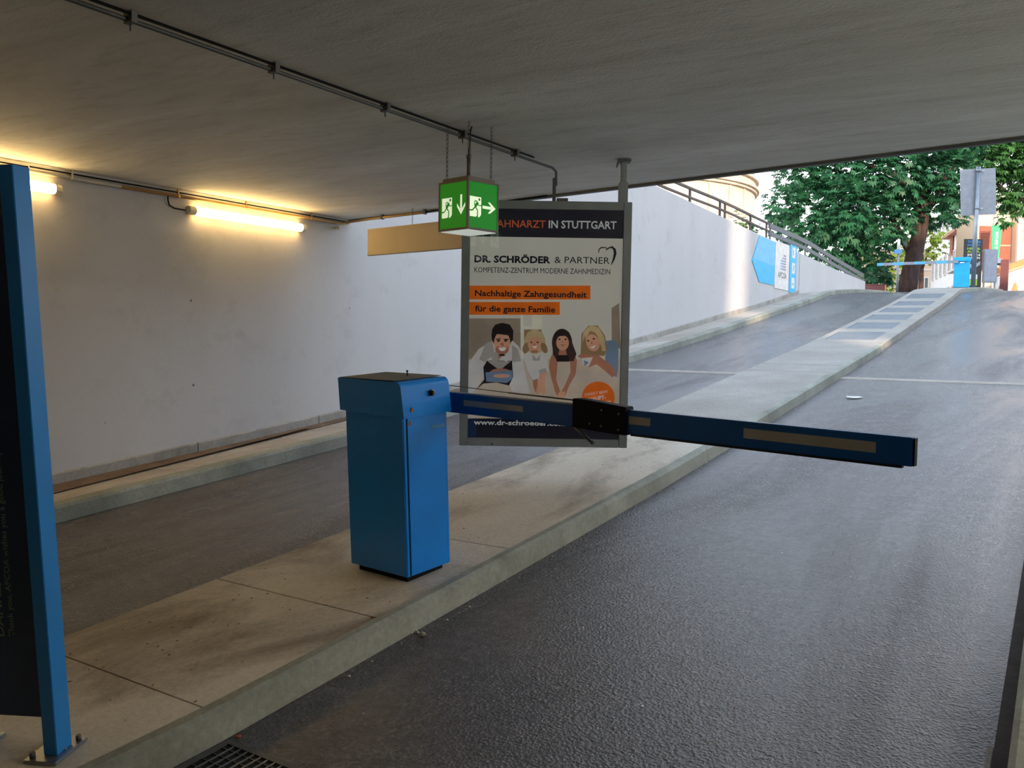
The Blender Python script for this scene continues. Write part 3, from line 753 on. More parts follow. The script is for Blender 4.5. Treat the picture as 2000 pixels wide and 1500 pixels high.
# chains made of links
def chain(parent, x, y, z0, z1, name='chain', pitch=.026):
    bm = B(); n = int((z1-z0)/pitch)
    for k in range(n):
        z = z0+(k+.5)*(z1-z0)/n; ang = k*math.pi/2
        u_ = Vector((math.cos(ang), math.sin(ang), 0)); ring_ = []
        for j in range(8):
            a = 2*math.pi*j/8; ring_.append(Vector((x, y, z))+u_*.007*math.cos(a)+Vector((0, 0, 1))*.0165*math.sin(a))
        ring_.append(ring_[0]); tube(bm, ring_, .0022, 4, cap=False)
    return finish(name, bm, MT['darkgalv'], parent)
for x, y in ((.035, .035), (.035, SZ-.035), (SZ-.035, .035), (SZ-.035, SZ-.035)): chain(t, x, y, HZ+.022, ZC-2.190)
bm = B(); tube(bm, [(.05, .05, HZ+.022), (.05, .05, HZ+.13)], .012, 8); tube(bm, [(.05, .05, HZ+.13), (.05, .05, HZ+.15)], .016, 8); finish('cable_gland', bm, MT['cubeframe'], t)
bm = B(); tube(bm, [(.05, .05, HZ+.15), (.07, .06, ZC-2.19-.05), (.12, .10, ZC-2.19-.006)], .004, 6); finish('supply_cable', bm, MT['black'], t)

# ------------------------------------------------------------------ tan height board on chains
t = thing('height_limit_board', 'long tan board hanging on chains at the bridge edge over the left lane', 'board', (-6.06, 6.70, 2.378), math.atan(-.147))
boxo('board', (0, 2.15, -.012, .012, 0, .264), MT['tan'], t, bevel=.002)
boxo('edge_trim', (-.001, 2.151, -.013, .013, -.006, -.0005), MT['darkgalv'], t)
for x in (.66, 1.75): chain(t, x, 0, .265, ZC-2.378-.022, pitch=.03)

# ------------------------------------------------------------------ conduits and cables
def clip(bm, p, r=.014): tube(bm, [Vector(p)-Vector((0, .012, 0)), Vector(p)+Vector((0, .012, 0))], r, 8)
t = thing('wall_conduit', 'conduit running along the top of the left wall above the lamps', 'pipe', (XW, 0, ZC))
bm = B(); tube(bm, [(.045, -12, -.062), (.045, 4.35, -.062)], .015, 8); finish('pale_section', bm, MT['whitepipe'], t)
bm = B(); tube(bm, [(.045, 4.35, -.062), (.045, 6.93, -.058), (.085, 7.02, -.045)], .014, 8); finish('metal_section', bm, MT['brass'], t)
bm = B(); tube(bm, [(.045, 3.6, -.030), (.045, 7.0, -.030)], .006, 6); tube(bm, [(.020, -12, -.030), (.020, 3.6, -.030)], .006, 6); finish('black_cable', bm, MT['black'], t)
for y in (-3.5, -.5, 3.93, 4.9, 5.65, 6.5): bm = B(); tube(bm, [(.045, y-.012, -.061), (.045, y+.012, -.061)], .018, 8); box(bm, .038, .052, y-.008, y+.008, -.046, -.001); finish('clip', bm, MT['brass'] if y > 4 else MT['whitepipe'], t)
bm = B(); tube(bm, [(.04, 4.80, -.07), (.04, 4.80, -.11), (.03, 4.82, -.15), (.03, 4.87, -.17), (.04, 4.975, -.175)], .007, 6); finish('lamp_lead', bm, MT['black'], t)
t = thing('edge_conduit', 'short bright conduit and black cables along the bridge edge', 'pipe', (0, 0, ZC))
def ye(x): return yedge(x)-.09
bm = B(); tube(bm, [(-6.63, 6.98, -.045), (-6.3, ye(-6.3), -.032), (-5.45, ye(-5.45), -.032)], .013, 8); finish('conduit', bm, MT['brass'], t)
bm = B(); tube(bm, [(-5.45, ye(-5.45), -.03), (-5.3, ye(-5.3)+.02, -.022), (-5.15, ye(-5.15)-.02, -.034), (-4.95, ye(-4.95), -.024), (-4.5, ye(-4.5), -.02), (-3.9, ye(-3.9), -.016)], .009, 6); finish('cable', bm, MT['black'], t)
for x in (-6.08, -5.44, -5.05): bm = B(); box(bm, x-.012, x+.012, ye(x)-.02, ye(x)+.02, -.05, -.001); finish('clip', bm, MT['darkgalv'], t)
bm = B(); tube(bm, [(0, 0, 0), (.10, 0, 0)], [.014, .022], 10); o = finish('cable_gland_box', bm, MT['whitepipe']); o.location = (XW+.01, 6.86, ZC-.115); tag(o, 'small pale junction cap high on the wall at the bridge edge', 'junction box')
t = thing('ceiling_conduit', 'thin grey conduit with clips running across the bridge ceiling to the poster', 'pipe', (-3.207, 0, ZC))
bm = B(); tube(bm, [(0, -6, -.030), (0, 5.38, -.030), (.015, 5.48, -.034), (.03, 5.51, -.06), (.03, 5.512, -.16)], .010, 8); finish('conduit', bm, MT['darkgalv'], t)
bm = B(); tube(bm, [(.028, -6, -.014), (.028, 5.2, -.014)], .007, 6); finish('cable', bm, MT['black'], t)
for y in (1.45, 2.13, 2.87, 3.66, 4.38, 4.98): bm = B(); box(bm, -.014, .04, y-.013, y+.013, -.046, -.001); tube(bm, [(.012, y, -.046), (.012, y, -.075)], .004, 6); finish('clip', bm, MT['darkgalv'], t)

# ------------------------------------------------------------------ tube lamps on the left wall
def lamp(y0, label, right=False):
    L = 1.405
    t = thing('tube_lamp', label, 'lamp', (XW, y0, 2.655), 0, 'tube lamps on the left wall')
    if right: t.location = (3.4, y0+L, 2.655); t.rotation_euler = (0, 0, math.pi); t['group'] = 'tube lamps on the right wall'
    bm = B(); box(bm, .001, .028, .01, L-.01, -.035, .035); finish('back_tray', bm, MT['lens'], t)
    # diffuser shell: end parts opal, lit middle
    def shell(bm, a, b):
        pts = [(.028+.052*math.sin(math.pi*k/8)**.7 if 0 < k < 8 else .028, .040*math.cos(math.pi*k/8)) for k in range(9)]
        A_ = [bm.verts.new((x, a, z)) for x, z in pts]; B_ = [bm.verts.new((x, b, z)) for x, z in pts]
        for i in range(8): bm.faces.new((A_[i], A_[i+1], B_[i+1], B_[i]))
        bm.faces.new(A_); bm.faces.new(B_[::-1]); bmesh.ops.recalc_face_normals(bm, faces=bm.faces)
    bm = B(); shell(bm, .07, L-.05); finish('lit_diffuser', bm, MT['tube_white' if right else 'tube'], t, smooth=False)
    for a, b in ((0, .069), (L-.049, L)):
        bm = B(); shell(bm, a, b); finish('end_cap', bm, MT['lens'], t)
    for y in (.3, 1.1):
        for z in (.036, -.044): bm = B(); box(bm, .03, .045, y, y+.03, z, z+.008); finish('clip', bm, MT['lens'], t)
    return t
lamp(2.43, 'lit tube lamp on the left wall, partly hidden behind the dark blue totem')
lamp(5.005, 'lit tube lamp on the left wall near the bridge edge, the fully visible one')
for i, y in enumerate((-.15, -2.72)): lamp(y, ['lit tube lamp on the left wall just behind the viewer', 'lit tube lamp on the left wall, second behind the viewer', 'lit tube lamp on the left wall, third behind the viewer'][i])

for i, y in enumerate((2.6, 4.5)): lamp(y, ['lit neutral tube lamp on the right wall, next to last before the bridge edge', 'lit neutral tube lamp on the right wall, nearest the bridge edge'][i], True)  # lamps added out of view to brighten the passage
# ------------------------------------------------------------------ railing on the wall top
RZ = ([8, 17, 20, 23, 27.5, 32, 36.5], [4.98, 4.85, 4.87, 4.80, 4.77, 4.54, 4.35])
def rz(y): return float(np.interp(y, *RZ))
def railing(name, label, y0, y1, posts, mt, wide):
    t = thing(name, label, 'railing', (-6.95, y0, wtop(y0)))
    o0 = Vector((-6.95, y0, wtop(y0)))
    def bar(dz_, h, nm):
        bm = B(); yy = ys(y0, y1, 1.5); rings = []
        for y in yy:
            z = rz(y)+dz_; rings.append([bm.verts.new(Vector((x, y, zz))-o0) for x, zz in ((-6.975, z-h), (-6.925, z-h), (-6.925, z), (-6.975, z))])
        for a, b in zip(rings, rings[1:]):
            for k in range(4): bm.faces.new((a[k], a[(k+1) % 4], b[(k+1) % 4], b[k]))
        bm.faces.new(rings[0]); bm.faces.new(rings[-1][::-1]); bmesh.ops.recalc_face_normals(bm, faces=bm.faces)
        return finish(nm, bm, mt, t)
    if wide: bar(0, .13, 'rail'); bar(-.22, .11, 'rail')
    else: bar(0, .05, 'rail'); bar(-.20, .04, 'rail')
    for y in posts:
        bm = B(); box(bm, -.02, .02, y-y0-.03, y-y0+.03, wtop(y)-o0.z-.002, rz(y)-o0.z-.004); finish('post', bm, mt, t)
    return t
railing('railing', 'thin brown two-bar railing on the wall top next to the bridge', 8, 23.6, [9, 12, 15, 17.8, 19.7, 20.05, 22.0, 23.4], MT['railbrown'], False)
railing('guard_rail', 'grey broad-bar railing along the falling wall top towards the street', 23.65, 36.6, [23.75, 25.6, 27.5, 29.2, 30.9, 32.5, 34.0, 35.4], MT['railgrey'], True)

# ------------------------------------------------------------------ arrow sign on the wall
t = thing('direction_sign', 'blue and white arrow-shaped parking sign fixed to the outdoor wall', 'sign', (XW+.004, 0, 0), math.pi/2)
# local x = world y ; facing +X world = local -Y
def loc(y, z): return (y, z)
bm = B(); prism(bm, [(21.45, 3.60), (22.10, 3.10), (23.42, 3.10), (23.42, 4.24), (22.02, 4.27)], 'y', -.012, 0); p1 = finish('arrow_panel', bm, [MT['cyan']], t)
bm = B(); flat(bm, [(21.5, 3.66), (23.42, 3.60), (23.42, 4.24), (22.02, 4.27)], -.0125, 0); finish('pale_upper_print', bm, MT['cyanlight'], p1)
boxo('logo_panel', (23.44, 24.80, -.016, 0, 3.03, 4.29), MT['signwhite'], t)
for r_ in range(6):
    for c_ in range(4):
        x = 23.98+c_*.13; z = 3.56+r_*.075
        if c_ < 2 and r_ > 3+c_: continue
        boxo('logo_square', (x, x+.09, -.0175, -.0165, z, z+.045), MT['signgrey'] if c_ > 1 else MT['signblue2'], t)
text('lettering', 'APCOA', MT['signgrey'], t, 23.72, 3.34, .16, .86, -.0166, .03)
text('lettering', 'PARKING', MT['inklight'], t, 23.74, 3.21, .08, .82, -.0166, .0)
boxo('service_panel', (24.90, 25.60, -.012, 0, 2.99, 4.34), MT['cyan'], t)
for z in (3.12, 3.54, 3.98): boxo('pictogram_field', (25.10, 25.42, -.0165, -.0125, z, z+.30), MT['signwhite'], t)
bm = B(); box(bm, 25.22, 25.30, -.018, -.017, 3.22, 3.27, 0); prism(bm, [(25.22, 3.62), (25.30, 3.62), (25.34, 3.78), (25.26, 3.78)], 'y', -.018, -.017, 1); box(bm, 25.21, 25.26, -.018, -.017, 4.05, 4.2, 0)
finish('pictograms', bm, [MT['signgrey'], MT['signblue2']], t)

# ------------------------------------------------------------------ far barrier at the top of the ramp
zf = zg(30.5)+KH
t = thing('barrier_cabinet', 'bright blue barrier cabinet at the top of the ramp in daylight', 'barrier', (-3.09, 30.2, zf), math.radians(4))
boxo('body', (0, .44, 0, .34, 0, .78), MT['far_blue'], t, bevel=.006)
boxo('hood', (-.015, .455, -.015, .355, .781, .93), MT['far_blue'], t, bevel=.02)
boxo('arm_bracket', (.02, .36, -.07, -.016, .80, .88), MT['far_blue'], t, bevel=.004)
boxo('lock', (.16, .28, -.025, -.0155, .745, .77), MT['chrome'], t)
t = thing('barrier_boom', 'pale blue and grey striped barrier boom at the top of the ramp', 'barrier boom', (-2.95, 30.16, 4.16), math.radians(4))
for k in range(8):
    x1 = -.02-k*.31; x0 = x1-.31+.001 if k < 7 else x1-.16
    bm = B(); box(bm, x0, x1, -.035, .0, -.045-.004*k, .045-.004*k); finish('boom_section', bm, MT['led_grey'] if k % 2 == 0 else MT['cyanlight'], t)

# pole with the back of a square sign
t = thing('sign_pole', 'tall steel pole with the grey back of a large square sign', 'sign', (-2.60, 30.9, zg(30.9)+KH))
bm = B(); tube(bm, [(0, 0, 0), (.01, 0, 3.77)], .068, 12); finish('pole', bm, MT['galv'], t)
bm = B(); box(bm, -.58, .52, -.01, .01, -.72, .72); o = finish('sign_plate', bm, MT['alu'], t); o.location = (.05, .09, 3.0); o.rotation_euler = (0, math.radians(-3.5), math.radians(32))
for z in (2.45, 3.62): bm = B(); tube(bm, [(0.01, 0, z), (0.01, 0, z+.06)], .080, 12); box(bm, -.16, .18, .055, .078, z, z+.05); finish('clamp', bm, MT['galv'], t)

# black text totem behind the pole
t = thing('text_totem', 'black sign panel with blue green and white lettering behind the pole', 'sign', (-3.23, 34.8, zg(35)+.1), math.radians(32.7))
pn = boxo('panel', (0, .62, 0, .1, 0, 1.80), MT['signblack'], t)
rows = [('TYPE GI', 'printblue', 1.66, .085), ('EVENT FIT', 'printblue', 1.555, .06), ('HIER &', 'lime', 1.43, .075), ('AUF R,', 'lime', 1.32, .08), ('SEIN', 'signwhite', 1.21, .07), ('PARKEN', 'signwhite', 1.10, .08)]
for s_, m_, z_, h_ in rows: text('lettering', s_, MT[m_], pn, .08, z_, h_, .46, -.002, .03)
bm = B(); flat(bm, [(.02, .92), (.31, .72), (.31, .86), (.02, 1.05)], -.001, 0); flat(bm, [(.31, .72), (.56, .90), (.56, 1.03), (.31, .86)], -.0012, 0); finish('chevron', bm, MT['led_grey'], pn)
boxo('white_field', (.08, .48, -.002, -.0002, .38, .55), MT['signwhite'], pn); boxo('lime_field', (.08, .48, -.002, -.0002, .16, .37), MT['lime'], pn)
# grey advertising board on legs
t = thing('advertising_board', 'blank grey advertising board on legs beside the black sign panel', 'advertising sign', (-2.66, 35.22, zg(35.2)+.1), math.radians(32.7))
boxo('case', (0, .50, 0, .08, .26, 1.45), MT['alu'], t, bevel=.01); boxo('panel', (.045, .455, -.006, -.0005, .31, 1.40), MT['led_grey'], t)
for x in (.03, .42): boxo('leg', (x, x+.05, .02, .06, 0, .259), MT['alu'], t)
bm = B(); tube(bm, [(.12, .04, 0), (.20, .04, .22), (.28, .04, 0)], .015, 6); finish('foot_brace', bm, MT['winframe'], t)
# small blue sign on a thin pole
t = thing('small_sign_post', 'thin pole with a small blue plate in front of the big tree trunk', 'sign', (-5.74, 36.85, zg(36.9)))
bm = B(); tube(bm, [(0, 0, 0), (0, 0, 1.75)], .045, 8); finish('pole', bm, MT['alu'], t)
bm = B(); tube(bm, [(0, 0, 1.751), (0, 0, 2.17)], .055, 8); finish('lamp_head', bm, MT['winframe'], t)
boxo('plate', (-.14, .14, -.075, -.055, 1.60, 1.77), MT['signblue2'], t)
# brown box / bench at the tree
t = thing('brown_planter', 'low dark red-brown box at the foot of the trees', 'planter', (-7.12, 37.9, 3.53), math.radians(32))
boxo('box', (0, .88, 0, .5, 0, .46), MT['planter'], t, bevel=.01); boxo('rim', (-.015, .895, -.015, .515, .461, .51), MT['planter'], t, bevel=.01)
o = boxo('corner_post', (.80, .86, -.02, -.0005, 0, .46), MT['brick'], t)
# street lamp post behind the railing
t = thing('street_post', 'slim grey post with a blue disc sign standing behind the grey railing', 'post', (-8.0, 40.3, 3.56))
bm = B(); tube(bm, [(0, 0, 0), (-.05, 0, 2.75)], [.13, .10], 10); finish('shaft', bm, MT['alu'], t)
bm = B(); tube(bm, [(-.10, -.16, 3.05), (-.10, -.12, 3.05)], .15, 14); finish('blue_disc', bm, MT['signblue2'], t)
bm = B(); tube(bm, [(-.05, 0, 2.75), (-.07, -.06, 3.3)], .03, 6); finish('stem', bm, MT['alu'], t)

# ------------------------------------------------------------------ buildings
def windows(t, spots, w_, h_, face, mat='winglass', fr='winframe', dep=.05):
    """spots: (u,z) on the facade plane y=face (local), facing -Y"""
    for u, z in spots:
        bm = B(); b_ = .10
        for q_ in ((u, u+w_, z, z+b_), (u, u+w_, z+h_-b_, z+h_), (u, u+b_, z+b_, z+h_-b_), (u+w_-b_, u+w_, z+b_, z+h_-b_), (u+w_/2-.04, u+w_/2+.04, z+b_, z+h_-b_)): box(bm, q_[0], q_[1], face-dep, face-.001, q_[2], q_[3])
        o = finish('window', bm, MT[fr], t)
        bm = B(); box(bm, u+b_, u+w_-b_, face-.02, face-.002, z+b_, z+h_-b_); finish('pane', bm, MT[mat], o)
t = thing('beige_building', 'beige office building with paired windows at the end of the street', 'building', (-13.9, 80.8, 3.5), math.radians(32.7))
boxo('wall', (0, 4.75, 0, 8, 0, 5.9), MT['beige_fac'], t); boxo('parapet', (-.1, 4.85, -.12, 8, 5.901, 6.3), MT['beige_fac'], t)
windows(t, [(2.0, 2.95), (3.35, 2.95)], .80, 1.05, 0)
windows(t, [(2.05, 5.0), (3.75, 5.0)], 1.1, .62, 0)
windows(t, [(.4, 2.95), (.4, 5.0)], .8, .8, 0)
boxo('string_course', (0, 4.75, -.06, -.001, 4.55, 4.67), MT['winframe'], t)

# white building, long facade running away from us
P0, P1 = Vector((-4.9, 61.0)), Vector((-9.9, 80.2))
ang = math.atan2(P0.y-P1.y, P0.x-P1.x); Lw = (P0-P1).length
t = thing('white_building', 'long white building with rows of narrow windows and a terracotta eave', 'building', (P1.x, P1.y, 3.5), ang)
# local x from far end to near end, facing -Y (towards the left/front)
n_ = Vector((math.sin(ang), -math.cos(ang)))
boxo('wall', (0, Lw, 0, 6, 0, 6.3), MT['white_fac'], t); boxo('upper_wall', (0, Lw*.55, 0, 6, 6.301, 9.2), MT['white_fac'], t)
boxo('eave', (Lw*.42, Lw+.1, -.45, -.001, 5.95, 6.15), MT['eave'], t)
boxo('gable_wall', (Lw-3.2, Lw, .002, 6, 6.301, 7.4), MT['white_fac'], t)
sp = [(.8+k*2.0, z) for k in range(10) for z in (.9, 3.4)]
windows(t, sp, .9, 1.5, 0, 'winglass', 'winframe', .08)
windows(t, [(Lw*.44+1.2, 4.6), (Lw-4.4, 3.6)], .8, 1.4, -.09, 'shutter', 'eave', .06)
windows(t, [(1+k*2.2, 6.9) for k in range(4)], .8, 1.5, 0)
boxo('balcony', (Lw-6, Lw-2.5, -.9, -.1, 3.0, 3.12), MT['winframe'], t)

# red-panelled building with green banner
t = thing('red_panel_building', 'beige building with terracotta panels and bay windows at the right', 'building', (-4.75, 56.9, 3.5), math.radians(32.7))
boxo('wall', (0, 2.05, 0, 2.2, 0, 6.0), MT['beige_fac'], t); boxo('parapet', (-.05, 2.04, -.1, 2.2, 6.001, 6.25), MT['white_fac'], t)
boxo('bay', (2.06, 4.6, -.5, 2.2, 0, 6.6), MT['beige_fac'], t); boxo('bay_roof', (1.95, 4.7, -.7, 2.2, 6.601, 6.9), MT['beige_fac'], t)
for x0, x1, z0, z1 in ((.18, .92, 3.6, 5.0), (.18, .92, 2.4, 3.52), (1.42, 2.0, 3.95, 5.0), (1.42, 2.0, 2.6, 3.87)):
    boxo('panel', (x0, x1, -.04, -.001, z0, z1), MT['shutter'], t)
boxo('downpipe', (.98, 1.06, -.10, -.02, 0, 6), MT['winframe'], t); boxo('downpipe', (2.08, 2.16, -.60, -.51, 0, 6.5), MT['winframe'], t)
windows(t, [(2.45, 4.1), (3.6, 4.1)], .75, 1.6, -.5); windows(t, [(2.35, 2.1), (3.5, 2.1)], .75, .85, -.5)
t = thing('green_banner', 'tall green banner with white lettering hanging from the red-panelled building', 'banner', (-3.86, 56.2, 6.4), math.radians(32.7))
bm = B(); prism(bm, [(.02, -.15), (.42, -.1), (.50, 2.05), (-.08, 2.0)], 'y', -.02, .0); o = finish('cloth', bm, MT['banner'], t)
text('lettering', 'GALERIE', MT['signwhite'], o, .30, .15, .16, 1.5, -.022, .03, math.pi/2)
bm = B(); tube(bm, [(-.10, -.01, 2.06), (.55, -.01, 2.10)], .02, 6); finish('banner_rod', bm, MT['alu'], t)
# white boundary wall with brick parapet and pointed arches
t = thing('arched_wall', 'white boundary wall with orange brick parapet and pointed arches', 'wall', (-3.15, 50.5, 3.5), math.radians(32.7))
bm = B(); prism(bm, [(0, 0), (3.6, 0), (3.6, 2.9), (0, 1.62)], 'y', 0, .3); finish('wall', bm, MT['white_fac'], t)
bm = B(); prism(bm, [(-.05, 1.63), (3.6, 2.91), (3.6, 3.3), (-.05, 2.02)], 'y', -.06, .3); pb = finish('brick_parapet', bm, MT['brick'], t)
bm = B(); prism(bm, [(-.08, 1.66), (3.6, 2.94), (3.6, 3.0), (-.08, 1.72)], 'y', -.12, -.061); finish('coping', bm, MT['beige_fac'], t)
for x in (.10, .78, 1.5):
    bm = B(); hw, ht = .19, .62; x += .1
    prism(bm, [(x-hw, .72), (x+hw, .72), (x+hw*.78, .72+ht*.45), (x+hw*.4, .72+ht*.8), (x, .72+ht*1.05), (x-hw*.4, .72+ht*.8), (x-hw*.78, .72+ht*.45)], 'y', -.03, -.001); finish('arch_niche', bm, MT['brick'], t)
o = boxo('market_umbrella', (-.6, .6, -.6, .6, 0, .02), MT['led_grey']); bpy.data.objects.remove(o)
t = thing('parasol', 'pale grey parasol in front of the terracotta panels', 'parasol', (-3.45, 53.6, 3.55))
bm = B()
top = bm.verts.new((0, 0, 2.85)); rg = [bm.verts.new((.75*math.cos(k*math.pi/4), .75*math.sin(k*math.pi/4), 2.45)) for k in range(8)]
for k in range(8): bm.faces.new((top, rg[k], rg[(k+1) % 8]))
o = finish('canopy', bm, MT['alu'], t); md = o.modifiers.new('s', 'SOLIDIFY'); md.thickness = .02
bm = B(); tube(bm, [(0, 0, 0), (0, 0, 2.83)], .03, 8); finish('pole', bm, MT['alu'], t)
# brick pillar between board and wall
o = boxo('brick_pillar', (-.16, .16, -.16, .16, 0, 1.9), MT['planter']); o.location = (-2.55, 45.0, 3.56); tag(o, 'dark red brick pillar left of the arched white wall', 'pillar')

# round sandstone tower
t = thing('sandstone_tower', 'round sandstone tower with ringed cornice behind the railing', 'tower', (-28.5, 60.6, 3.5))
TR = 9.2
def ringo(nm, r, z0, z1):
    bm = B(); n = 64
    a = [[bm.verts.new((r*math.cos(2*math.pi*k/n), r*math.sin(2*math.pi*k/n), z)) for k in range(n)] for z in (z0, z1)]
    for k in range(n): f_ = bm.faces.new((a[0][k], a[0][(k+1) % n], a[1][(k+1) % n], a[1][k])); f_.smooth = True
    bm.faces.new(a[0][::-1]); bm.faces.new(a[1]); return finish(nm, bm, MT['stone'], t)
ringo('shaft', TR, 0, 8.75); ringo('cornice', TR+.16, 8.751, 8.95); ringo('cornice', TR+.30, 8.951, 9.15); ringo('drum', TR+.05, 9.151, 9.6); ringo('cornice', TR+.25, 9.601, 9.8); ringo('upper_drum', TR-.1, 9.801, 15)
for a_ in (-50, -42, -30, -18, -6):
    bm = B(); c_, s_ = math.cos(math.radians(a_)), math.sin(math.radians(a_)); tube(bm, [((TR+.05)*c_, (TR+.05)*s_, 0), ((TR+.05)*c_, (TR+.05)*s_, 8.7)], .06, 6); finish('pilaster_strip', bm, MT['stone'], t)

# unseen blocks added to shade the ramp, slit between them shapes a sun strip
def shadeblock(label, pts, h):
    t = thing('city_block', label, 'building', (0, 0, 3.501))
    bm = B(); prism(bm, pts, 'z', 0, h); finish('walls', bm, MT['city'], t)
    xs = min(p[0] for p in pts); yv = [p[1] for p in pts if abs(p[0]-xs) < .01]
    a, b = min(yv), max(yv); bm = B(); y = a+1.5
    while y < b-2:
        z = 1.2
        while z < h-2: box(bm, xs-.05, xs-.001, y, y+1.1, z, z+1.7); z += 3.1
        y += 2.6
    stuff(finish('windows', bm, MT['winglass'], t))
    boxo('cornice', (xs-.3, xs-.002, a, b, h-.3, h), MT['winframe'], t)
dl = .58
shadeblock('grey rendered city block right of the ramp, north of the lane', [(14, -7.2+dl), (26, -23.2+dl), (26, 15), (14, 15)], 11.5)
shadeblock('grey rendered city block right of the ramp, beside the bridge', [(14, -7.2-dl), (14, -45), (26, -45), (26, -23.2-dl)], 11.5)

# ------------------------------------------------------------------ trees
def foliage(name, blobs, mat, parent, n_per, size, seed, droop=.6):
    rg = np.random.default_rng(seed); V = []; Fc = []; ox, oy, oz = parent.location
    cnt = 0
    for (bx, by, bz_, br) in blobs:
        n = int(n_per*br*br)
        d = rg.normal(size=(n, 3)); d /= np.linalg.norm(d, axis=1)[:, None]
        rad = br*(.55+.5*rg.random(n)**.7)
        c = np.array([bx, by, bz_])+d*rad[:, None]*np.array([1, 1, .9])
        for i in range(n):
            out = d[i]*.8+rg.normal(size=3)*.35; out[2] -= droop*.5
            out /= np.linalg.norm(out)
            side = np.cross(out, [0, 0, 1.]); side /= np.linalg.norm(side)+1e-6
            up = np.cross(side, out); s = size*(.7+.6*rg.random())
            for k in range(5):                       # palmate leaf: five drooping leaflets
                a = (k-2)*.62
                dirv = out*math.cos(a)+side*math.sin(a); dirv[2] -= droop*.45; dirv /= np.linalg.norm(dirv)
                w_ = np.cross(dirv, up); w_ /= np.linalg.norm(w_)+1e-6
                L_ = s*(1-.12*abs(k-2)); p0 = c[i]; pm = p0+dirv*L_*.6; p1 = p0+dirv*L_+np.array([0, 0, -.12*L_])
                V += [p0, pm+w_*L_*.17, p1, pm-w_*L_*.17]; Fc.append((cnt, cnt+1, cnt+2, cnt+3)); cnt += 4
    V = np.array(V)-np.array([ox, oy, oz])
    me = bpy.data.meshes.new(name); me.from_pydata(V.tolist(), [], Fc); me.materials.append(mat)
    o = bpy.data.objects.new(name, me); C.objects.link(o); o.parent = parent; return stuff(o)
def tree(label, base, trunk, radii, branches, blobs, mat, n_per=95, size=.30, seed=1, group='trees at the top of the ramp', nm='street_tree'):
    t = thing(nm, label, 'tree', base, 0, group); b0 = Vector(base)
    bm = B(); tube(bm, [Vector(p)-b0 for p in trunk], radii, 12); finish('trunk', bm, MT['bark'], t)
    for pts, r0, r1 in branches:
        bm = B(); tube(bm, [Vector(p)-b0 for p in pts], [r0+(r1-r0)*k/(len(pts)-1) for k in range(len(pts))], 7); finish('branch', bm, MT['bark'], t)
    foliage('foliage', blobs, mat, t, n_per, size, seed); return t
A_ = [(-10.2,36.6,7.3,0.89),(-10.0,38.0,8.6,1.09),(-10.4,38.8,6.4,0.85),(-9.3,38.5,9.2,1.31),(-9.0,37.4,7.0,1.38),(-8.9,38.5,5.7,0.98),(-7.9,38.2,8.8,1.60),(-7.8,37.6,7.1,1.47),(-8.2,39.0,5.8,1.09),(-7.3,39.6,5.3,0.98),(-6.7,38.8,6.7,1.28),(-6.5,39.1,8.9,1.70),(-6.0,39.9,7.5,0.97),(-7.1,40.8,4.6,0.56),(-5.4,41.0,9.1,1.53),(-5.1,41.1,7.6,1.09),(-4.3,40.5,8.5,1.28),(-4.0,39.4,6.8,0.46),(-8.6,39.1,10.8,1.75),(-6.8,40.2,11.0,1.75),(-4.7,41.5,10.8,1.75)]
tree('big chestnut tree with a thick leaning trunk at the top of the ramp', (-5.85, 39.75, 3.56),
     [(-5.85, 39.75, 3.56), (-5.75, 39.9, 4.4), (-5.62, 40.0, 5.3), (-5.48, 40.2, 6.2), (-5.40, 40.3, 7.2), (-5.50, 40.3, 8.4), (-5.6, 40.3, 10)], [.42, .37, .34, .31, .28, .24, .15],
     [([(-5.62, 40.0, 5.2), (-5.95, 39.95, 5.8), (-6.3, 39.8, 6.5), (-6.8, 39.6, 7.6)], .20, .08), ([(-5.42, 40.25, 6.8), (-4.9, 40.4, 7.8), (-4.4, 40.4, 9)], .15, .06), ([(-5.5, 40.3, 7.8), (-6.6, 39.6, 8.8), (-8.2, 38.6, 9.4)], .16, .05)],
     A_, MT['leaf'], 185, .29, 3)
tree('slimmer dark-trunked tree behind the grey railing', (-8.72, 42.2, 3.56), [(-8.72, 42.2, 3.56), (-8.66, 42.2, 5), (-8.75, 42.2, 6.2), (-8.9, 42.2, 7.6)], [.26, .20, .18, .12],
     [([(-8.7, 42.2, 6.1), (-8.3, 42.2, 6.8), (-8.1, 42.2, 7.5)], .09, .04)], [(-9.2, 43.5, 8.3, 1.3), (-8.2, 43.0, 8.0, 1.2), (-9.9, 43.2, 7.4, .9)], MT['leaf'], 150, .3, 5)
tree('leafy tree hanging in from the right edge behind the square sign', (-.6, 47.5, 3.56), [(-.6, 47.5, 3.56), (-.9, 47.2, 6.5), (-1.6, 46.8, 9)], [.3, .26, .15], [([(-1.4, 47, 8), (-2.6, 46.2, 8.6), (-3.6, 45.8, 9.6)], .12, .04)],
     [(-4.0,45.6,10.0,1.42),(-3.1,46.1,10.5,1.42),(-2.2,46.7,10.5,1.42),(-2.3,46.5,8.9,.96),(-2.9,46.1,8.4,0.65),(-2.6,45.1,7.4,0.36),(-2.1,46.7,8.1,0.5),(-1.3,47.3,9.8,1.42),(-3.5,45.9,11.6,1.66),(-2.1,46.8,12.1,1.66)], MT['leaf2'], 150, .32, 7)
tree('loose yellow-green tree further back right of the big trunk', (-7.6, 57.3, 3.56), [(-7.6, 57.3, 3.56), (-7.6, 57.3, 7)], [.18, .1], [([(-7.6, 57.3, 6), (-7.2, 57.5, 7.5)], .08, .03)],
     [(-7.1,57.6,7.6,0.85),(-7.5,57.4,6.9,0.75),(-7.9,57.2,8.4,1.08),(-6.9,57.8,8.5,0.77),(-8.3,56.9,6.9,0.62)], MT['leaf3'], 60, .34, 9)
